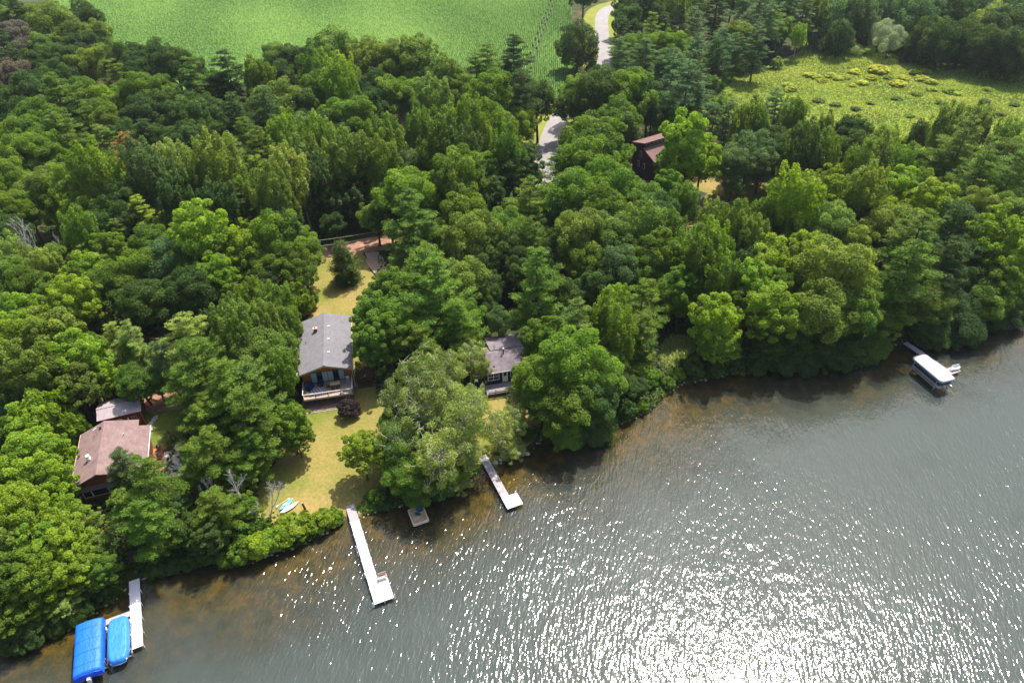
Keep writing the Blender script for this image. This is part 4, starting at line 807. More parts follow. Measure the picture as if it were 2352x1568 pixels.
# boulders on the waterline
STN = mat('shore_stone', (.32,.27,.22), .9, (3, .4)); V = []; mbs = MB(); gq = random.Random(8)
def rock(mb, x, y, z, r):
    ph = gq.uniform(0, 6); mb.add([(x+r*gq.uniform(.8,1.15)*math.cos(t+ph)*c, y+r*gq.uniform(.8,1.15)*math.sin(t+ph)*c, z+h*r) for (c, h) in ((.9,-.3), (1,.15), (.5,.6)) for t in [q*math.tau/6 for q in range(6)]], [(k*6+i, k*6+(i+1) % 6, k*6+6+(i+1) % 6, k*6+6+i) for k in range(2) for i in range(6)]+[tuple(range(12, 18))])
for a, b_ in zip(SHORE[4:38], SHORE[5:39]):
    L = math.dist(a, b_)
    for _ in range(int(L*2.2)): t = gq.random(); rock(mbs, a[0]+(b_[0]-a[0])*t+gq.gauss(0, .3), a[1]+(b_[1]-a[1])*t+gq.gauss(0, .3), .02, gq.uniform(.08, .26))
o = link('shore_stones', mbs.mesh('shore_stones', STN)); tag(o, 'small brown stones scattered along the waterline', 'stones', kind='stuff')
for i, (px, py, rr) in enumerate(((1138,1062,.45), (1150,1056,.35), (1212,1042,.4), (1500,930,.4))):
    x, y, z = gnd(px, py); mb = MB(); rock(mb, 0, 0, 0, rr); o = link('boulder', mb.mesh('boulder', STONE)); o.location = (x, y, z); tag(o, ('pale boulder at the shore end of the short dock', 'smaller pale boulder just right of the short dock shore end', 'pale boulder on the small beach right of the short dock', 'pale boulder at the tip of the small shore point')[i], 'boulder', 'pale shore boulders')
# dead trunks leaning out of the wood at far left
for i, (a, b_, lb) in enumerate((((0,620),(45,655),'upper pale bare trunk leaning at the far left edge'), ((30,632),(62,690),'lower pale bare trunk leaning at the far left edge'))):
    x1, y1 = at(*a, 9.5); x0, y0 = at(*b_, 4); mb = MB(); d = Vector((x1-x0, y1-y0, 5.5)); mb.tube((-d.x*.6, -d.y*.6, -3), tuple(d*1.1), .16, .05, 7)
    for q in range(4): p = d*(.3+.2*q); mb.tube(tuple(p), tuple(p+Vector((gq.uniform(-1.4,1.4), gq.uniform(-1.4,1.4), 1.1))), .05, .02, 4)
    o = link('dead_tree', mb.mesh('bare_trunk', PALEBARK)); o.location = (x0, y0, 4); tag(o, lb, 'tree', 'leaning bare trunks')
# ------------------------------------------------------------------ trees: crowns are leaf-sized faces on real limbs
def unit(g, n):
    v = g.normal(size=(n, 3)); return v/np.linalg.norm(v, axis=1, keepdims=True)
def lobes_crown(seed, Rr, zc, vz, nl, lr, n, size, asp=.62, up=.5, inner=.12, squash=.8, rag=.25, low=-.55, tex=.6):
    """round broadleaf crown: lumpy lobes on an uneven ellipsoid, leaves mostly on each lobe's outside"""
    g = np.random.default_rng(seed); i = np.arange(nl)+.5; ph = np.arccos(1-2*i/nl); th = np.pi*(1+5**.5)*i
    D = np.c_[np.cos(th)*np.sin(ph), np.sin(th)*np.sin(ph), np.cos(ph)]+g.normal(0, .13, (nl, 3)); D = D[D[:, 2] > low]; D /= np.linalg.norm(D, axis=1, keepdims=True)
    rr = g.uniform(lr[0], lr[1], len(D)); rad = (1-rr*.8)*(1+g.uniform(-rag, rag*.45, len(D)))
    Cn = D*rad[:, None]
    w_ = rr**2; k = np.repeat(np.arange(len(D)), np.maximum(6, (n*(1-inner)*w_/w_.sum()).astype(int)))
    q = unit(g, len(k)); d = D[k]; fl = (q*d).sum(1) < g.uniform(-.75, .1, len(k)); q[fl] = q[fl]-2*(q[fl]*d[fl]).sum(1)[:, None]*d[fl]
    P = Cn[k]+q*(rr[k]*g.uniform(.72, 1.08, len(k))**1)[:, None]*np.array([1, 1, squash])
    N = q*.8+np.array([0, 0, up])+g.normal(0, tex, q.shape)
    m = int(n*inner); P2 = unit(g, m)*(g.uniform(.25, .8, m))[:, None]; P2[:, 2] = np.maximum(P2[:, 2], low*.8); P = np.r_[P, P2]; N = np.r_[N, unit(g, m)+[0, 0, .4]]
    P = P*np.array([Rr, Rr, vz])+np.array([0, 0, zc])
    V, F = leafquads(P, N, size, asp, g); lobr = g.uniform(0, 1, len(D))
    rnd = np.r_[lobr[k]*.45, np.full(m, .2)]+g.uniform(0, .55, len(P))
    return V, F, rnd, Cn*np.array([Rr, Rr, vz])+np.array([0, 0, zc])
def trunk_mb(H, zc, tips, r0, seed, nlimb=8, lean=0, multi=1):
    g = random.Random(seed); mb = MB()
    tips = list(tips); g.shuffle(tips); top = zc+.2*(H-zc)
    if multi > 1:
        for q in range(multi):
            a = q*2.4; e = tips[q % len(tips)]; m1 = (math.cos(a)*.7, math.sin(a)*.7, zc*.5)
            mb.tube((math.cos(a)*.15, math.sin(a)*.15, -.3), m1, r0*.6, r0*.45, 6); mb.tube(m1, e, r0*.45, r0*.1, 5)
    else:
        b1 = (g.uniform(-.2, .2), g.uniform(-.2, .2), zc*.5)
        mb.tube((0, 0, -.4), (0, 0, .35), r0*1.35, r0, 8); mb.tube((0, 0, .35), b1, r0, r0*.75, 8); mb.tube(b1, (0, 0, top), r0*.75, r0*.28, 7)
    for t in tips[:nlimb]:
        z0 = g.uniform(zc*.45, zc*.95); a = Vector((0, 0, z0)); b = Vector(t); m1 = a.lerp(b, .5)+Vector((0, 0, -.1*(b-a).length))
        mb.tube(a, m1, r0*.35, r0*.22, 5); mb.tube(m1, b, r0*.22, r0*.06, 5)
    return mb
def pine_crown(seed, Rr, H, base, n, size, whorl=.85, flat=.28, droop=.12, peak=.7, irregular=.35):
    """white pine: tiers of flat needle plates on horizontal boughs"""
    g = np.random.default_rng(seed); P = []; N = []; K = []; br = []
    z = base
    while z < H-.4:
        t = (z-base)/(H-base); L = Rr*min(1, (1-t)/(1-.35)+.08)**peak*(1 if t > .12 else .8)
        nb = g.integers(4, 7); a0 = g.uniform(0, 6.28)
        for b in range(nb):
            a = a0+b*6.28/nb+g.uniform(-.35, .35); l = L*g.uniform(1-irregular*1.3, 1+irregular*.35)+.2; zz = z+g.uniform(-.25, .25)*min(1, whorl)
            dv = np.array([math.cos(a), math.sin(a), 0]); tip = np.array([0, 0, zz])+dv*l+np.array([0, 0, l*(.16-droop)]); br.append((zz, tip))
            for f in ((.42, .24), (.68, .26), (.92, .2)) if l > 1.2 else ((.7, .5),):
                c = np.array([0, 0, zz])*(1-f[0])+tip*f[0]+g.normal(0, .1, 3)*l; P.append(c); K.append((l*f[1]+.18, len(P)*0+g.uniform(0, 1), dv))
        z += whorl*g.uniform(.8, 1.2)
    P = np.array(P); rr = np.array([k[0] for k in K]); lt = np.array([k[1] for k in K]); dv = np.array([k[2] for k in K])
    w_ = rr**1.7; cnt = np.maximum(5, (n*w_/w_.sum()).astype(int)); k = np.repeat(np.arange(len(P)), cnt); q = unit(g, len(k))
    X = P[k]+q*(rr[k]*g.uniform(.3, 1.1, len(k)))[:, None]*np.array([1, 1, flat]); X[:, 2] += .07*np.linalg.norm(X[:, :2]-P[k][:, :2], axis=1)
    Nn = q*.5+np.array([0, 0, .9])+g.normal(0, .55, q.shape)
    V, F = leafquads(X, Nn, size, .24 if size > .3 else .4, g)
    return V, F, lt[k]*.4+g.uniform(0, .6, len(k)), br
def pine_trunk(H, br, r0, seed):
    mb = MB(); mb.tube((0, 0, -.4), (0, 0, H*.45), r0, r0*.65, 7); mb.tube((0, 0, H*.45), (0, 0, H-.3), r0*.65, .03, 6)
    for zz, tip in br[::2]: mb.tube((0, 0, zz-.1), tuple(tip*np.array([.8, .8, 1])), .05, .02, 4, False)
    return mb
def branch_tree(seed, H, r0, levels=4, spread=.55, first=.25, up=.35, ratio=.68, kids=(2, 4)):
    g = random.Random(seed); mb = MB(); tips = []
    def go(a, d, L, r, lv):
        n = 2; p = a
        for s_ in range(n):
            d2 = (d+Vector((g.uniform(-.18, .18), g.uniform(-.18, .18), g.uniform(-.1, .15)))).normalized(); q = p+d2*(L/n)
            mb.tube(p, q, r*(1-.25*s_), r*(1-.25*(s_+1)), 6 if lv < 2 else 4, False); p = q; d = d2
            if lv >= 1 and lv < levels and g.random() < .6:
                e = (d+Vector((g.uniform(-1, 1), g.uniform(-1, 1), g.uniform(-.4, .6)))*.8).normalized(); go(p, e, L*.5, r*.4, lv+1)
        tips.append(p)
        if lv < levels:
            for _ in range(g.randint(*kids)):
                e = (d+Vector((g.uniform(-1, 1)*spread*1.6, g.uniform(-1, 1)*spread*1.6, g.uniform(-.3, .5)+up*.3))).normalized(); go(p, e, L*ratio*g.uniform(.75, 1.15), r*.55, lv+1)
    go(Vector((0, 0, -.2)), Vector((0, 0, 1)), H*first, r0, 0); return mb, tips
KIND = {}
def add_kind(k, name, cat, Rr, H, zc, variants): KIND[k] = dict(name=name, cat=cat, R=Rr, H=H, zc=zc, v=variants)
def tree_mesh(name, V, F, r, m): return npmesh(name, V, F, m, r)
def build_kinds():
    vs = []
    for q in range(4):
        V, F, r, tips = lobes_crown(100+q, 4.5, 8.6, 4.7, 105, (.13, .29), 24000, .27, rag=.36, up=.55, tex=.8)
        vs.append((tree_mesh('oak_crown', V, F, r, LEAF), trunk_mb(13, 8.6, tips, .3, q).mesh('oak_trunk', BARK), None))
    add_kind('O', 'oak_tree', 'tree', 4.05, 13, 8.4, vs)
    vs = []
    for q in range(3):
        V, F, r, tips = lobes_crown(150+q, 4.5, 6.0, 5.6, 125, (.12, .27), 22000, .28, rag=.34, up=.5, tex=.8, low=-.85, squash=.95)
        vs.append((tree_mesh('oak_crown', V, F, r, LEAF), trunk_mb(12, 6.5, tips, .3, q+50).mesh('oak_trunk', BARK), None))
    add_kind('L', 'oak_tree', 'tree', 4.1, 11.8, 6.1, vs)
    vs = []
    for q in range(4):
        V, F, r, tips = lobes_crown(200+q, 4.0, 7.8, 5.2, 150, (.09, .22), 24000, .26, rag=.42, up=.6, squash=.62, asp=.72, tex=.8)
        vs.append((tree_mesh('maple_crown', V, F, r, LEAF), trunk_mb(13, 7.8, tips, .26, q+7).mesh('maple_trunk', BARK), None))
    add_kind('M', 'maple_tree', 'tree', 3.65, 13, 7.6, vs)
    vs = []
    for q in range(3):
        V, F, r, tips = lobes_crown(300+q, 3.1, 8.6, 5.2, 95, (.09, .21), 14000, .26, rag=.34, up=.2, squash=1.5, inner=.25)
        vs.append((tree_mesh('aspen_crown', V, F, r, LEAF), trunk_mb(13.5, 8.6, tips, .17, q+17).mesh('aspen_trunk', PALEBARK), None))
    add_kind('A', 'aspen_tree', 'tree', 2.9, 13.5, 8.6, vs)
    vs = []
    for q in range(4):
        V, F, r, br = pine_crown(400+q, 3.9, 15.5, 3.2, 20000, .40, whorl=1.15, flat=.2, irregular=.5)
        vs.append((tree_mesh('pine_crown', V, F, r, NEEDLE), pine_trunk(15.5, br, .27, q).mesh('pine_trunk', BARK), None))
    add_kind('P', 'pine_tree', 'tree', 3.6, 15.5, 8.3, vs)
    vs = []
    for q in range(2):
        V, F, r, br = pine_crown(500+q, 2.25, 8.4, .4, 15000, .26, whorl=.36, flat=.5, droop=.38, peak=.95, irregular=.1)
        vs.append((tree_mesh('spruce_crown', V, F, r, NEEDLE), pine_trunk(8.4, br, .14, q).mesh('spruce_trunk', BARK), None))
    add_kind('S', 'spruce_tree', 'tree', 1.9, 8.4, 3.6, vs)
    vs = []
    for q in range(2):
        V, F, r, tips = lobes_crown(600+q, 4.5, 4.9, 4.4, 17, (.28, .44), 15000, .30, rag=.55, up=.5, asp=.3, squash=.95, inner=.1)
        vs.append((tree_mesh('willow_crown', V, F, r, LEAF), trunk_mb(9.5, 4.8, tips, .3, q+27, multi=3).mesh('willow_trunk', BARK), None))
    add_kind('W', 'willow_tree', 'tree', 4.6, 9.5, 4.9, vs)
    vs = []
    for q in range(3):
        V, F, r, tips = lobes_crown(700+q, 4.4, 8.2, 5.0, 80, (.12, .25), 9500, .26, rag=.5, up=.3, inner=.1, squash=.9)
        g = random.Random(q); mb = MB()
        for t in tips:
            a = Vector((0, 0, g.uniform(3.5, 8))); b = Vector(t); c = b+(b-Vector((0, 0, 8)))*.16+Vector((0, 0, .5))
            m1 = a.lerp(b, .55)+Vector((g.uniform(-.4, .4), g.uniform(-.4, .4), .3)); mb.tube(a, m1, .09, .06, 4, False); mb.tube(m1, b, .06, .04, 4, False); mb.tube(b, c, .04, .02, 4, False)
            for _ in range(4):
                e = b+Vector((g.uniform(-1, 1), g.uniform(-1, 1), g.uniform(.1, 1)))*1.0; mb.tube(b.lerp(c, .3), e, .03, .014, 3, False)
        vs.append((tree_mesh('poplar_crown', V, F, r, LEAF), trunk_mb(13.4, 8.2, tips, .3, q+37).mesh('poplar_trunk', PALEBARK), mb.mesh('pale_branches', PALEBARK)))
    add_kind('N', 'poplar_tree', 'tree', 4.0, 13.4, 8.0, vs)
    vs = []
    for q in range(3):
        V, F, r, tips = lobes_crown(800+q, 1.8, .95, 1.35, 42, (.2, .36), 4200, .27, rag=.3, up=.7, low=-.35, squash=.7, asp=.7)
        vs.append((tree_mesh('bush_leaves', V, F, r, LEAF), None, None))
    add_kind('B', 'bush', 'bush', 1.8, 2.3, .95, vs)
    vs = []
    for q in range(3):
        mb, tips = branch_tree(30+q, 10, .16, 4, .6, .28, up=.6)
        vs.append((None, mb.mesh('dead_limbs', DEADWOOD), None))
    add_kind('D', 'dead_tree', 'tree', 3.2, 8.5, 5.0, vs)
build_kinds()
TONE = {'d': ((.055,.106,.018), 'dark green'), 'g': ((.112,.192,.020), 'mid green'), 'y': ((.185,.285,.024), 'bright yellow-green'),
        'l': ((.138,.208,.032), 'olive green'), 'b': ((.095,.168,.048), 'bluish green'), 'm': ((.125,.222,.024), 'fresh bright green'),
        's': ((.27,.34,.17), 'silvery green'), 'v': ((.36,.42,.05), 'vivid yellow'), 'r': ((.20,.145,.035), 'rusty brown'),
        'p': ((.075,.048,.050), 'dark purple'), 'w': ((.215,.285,.055), 'pale grey-green'), 'k': ((.13,.12,.08), 'brownish grey')}
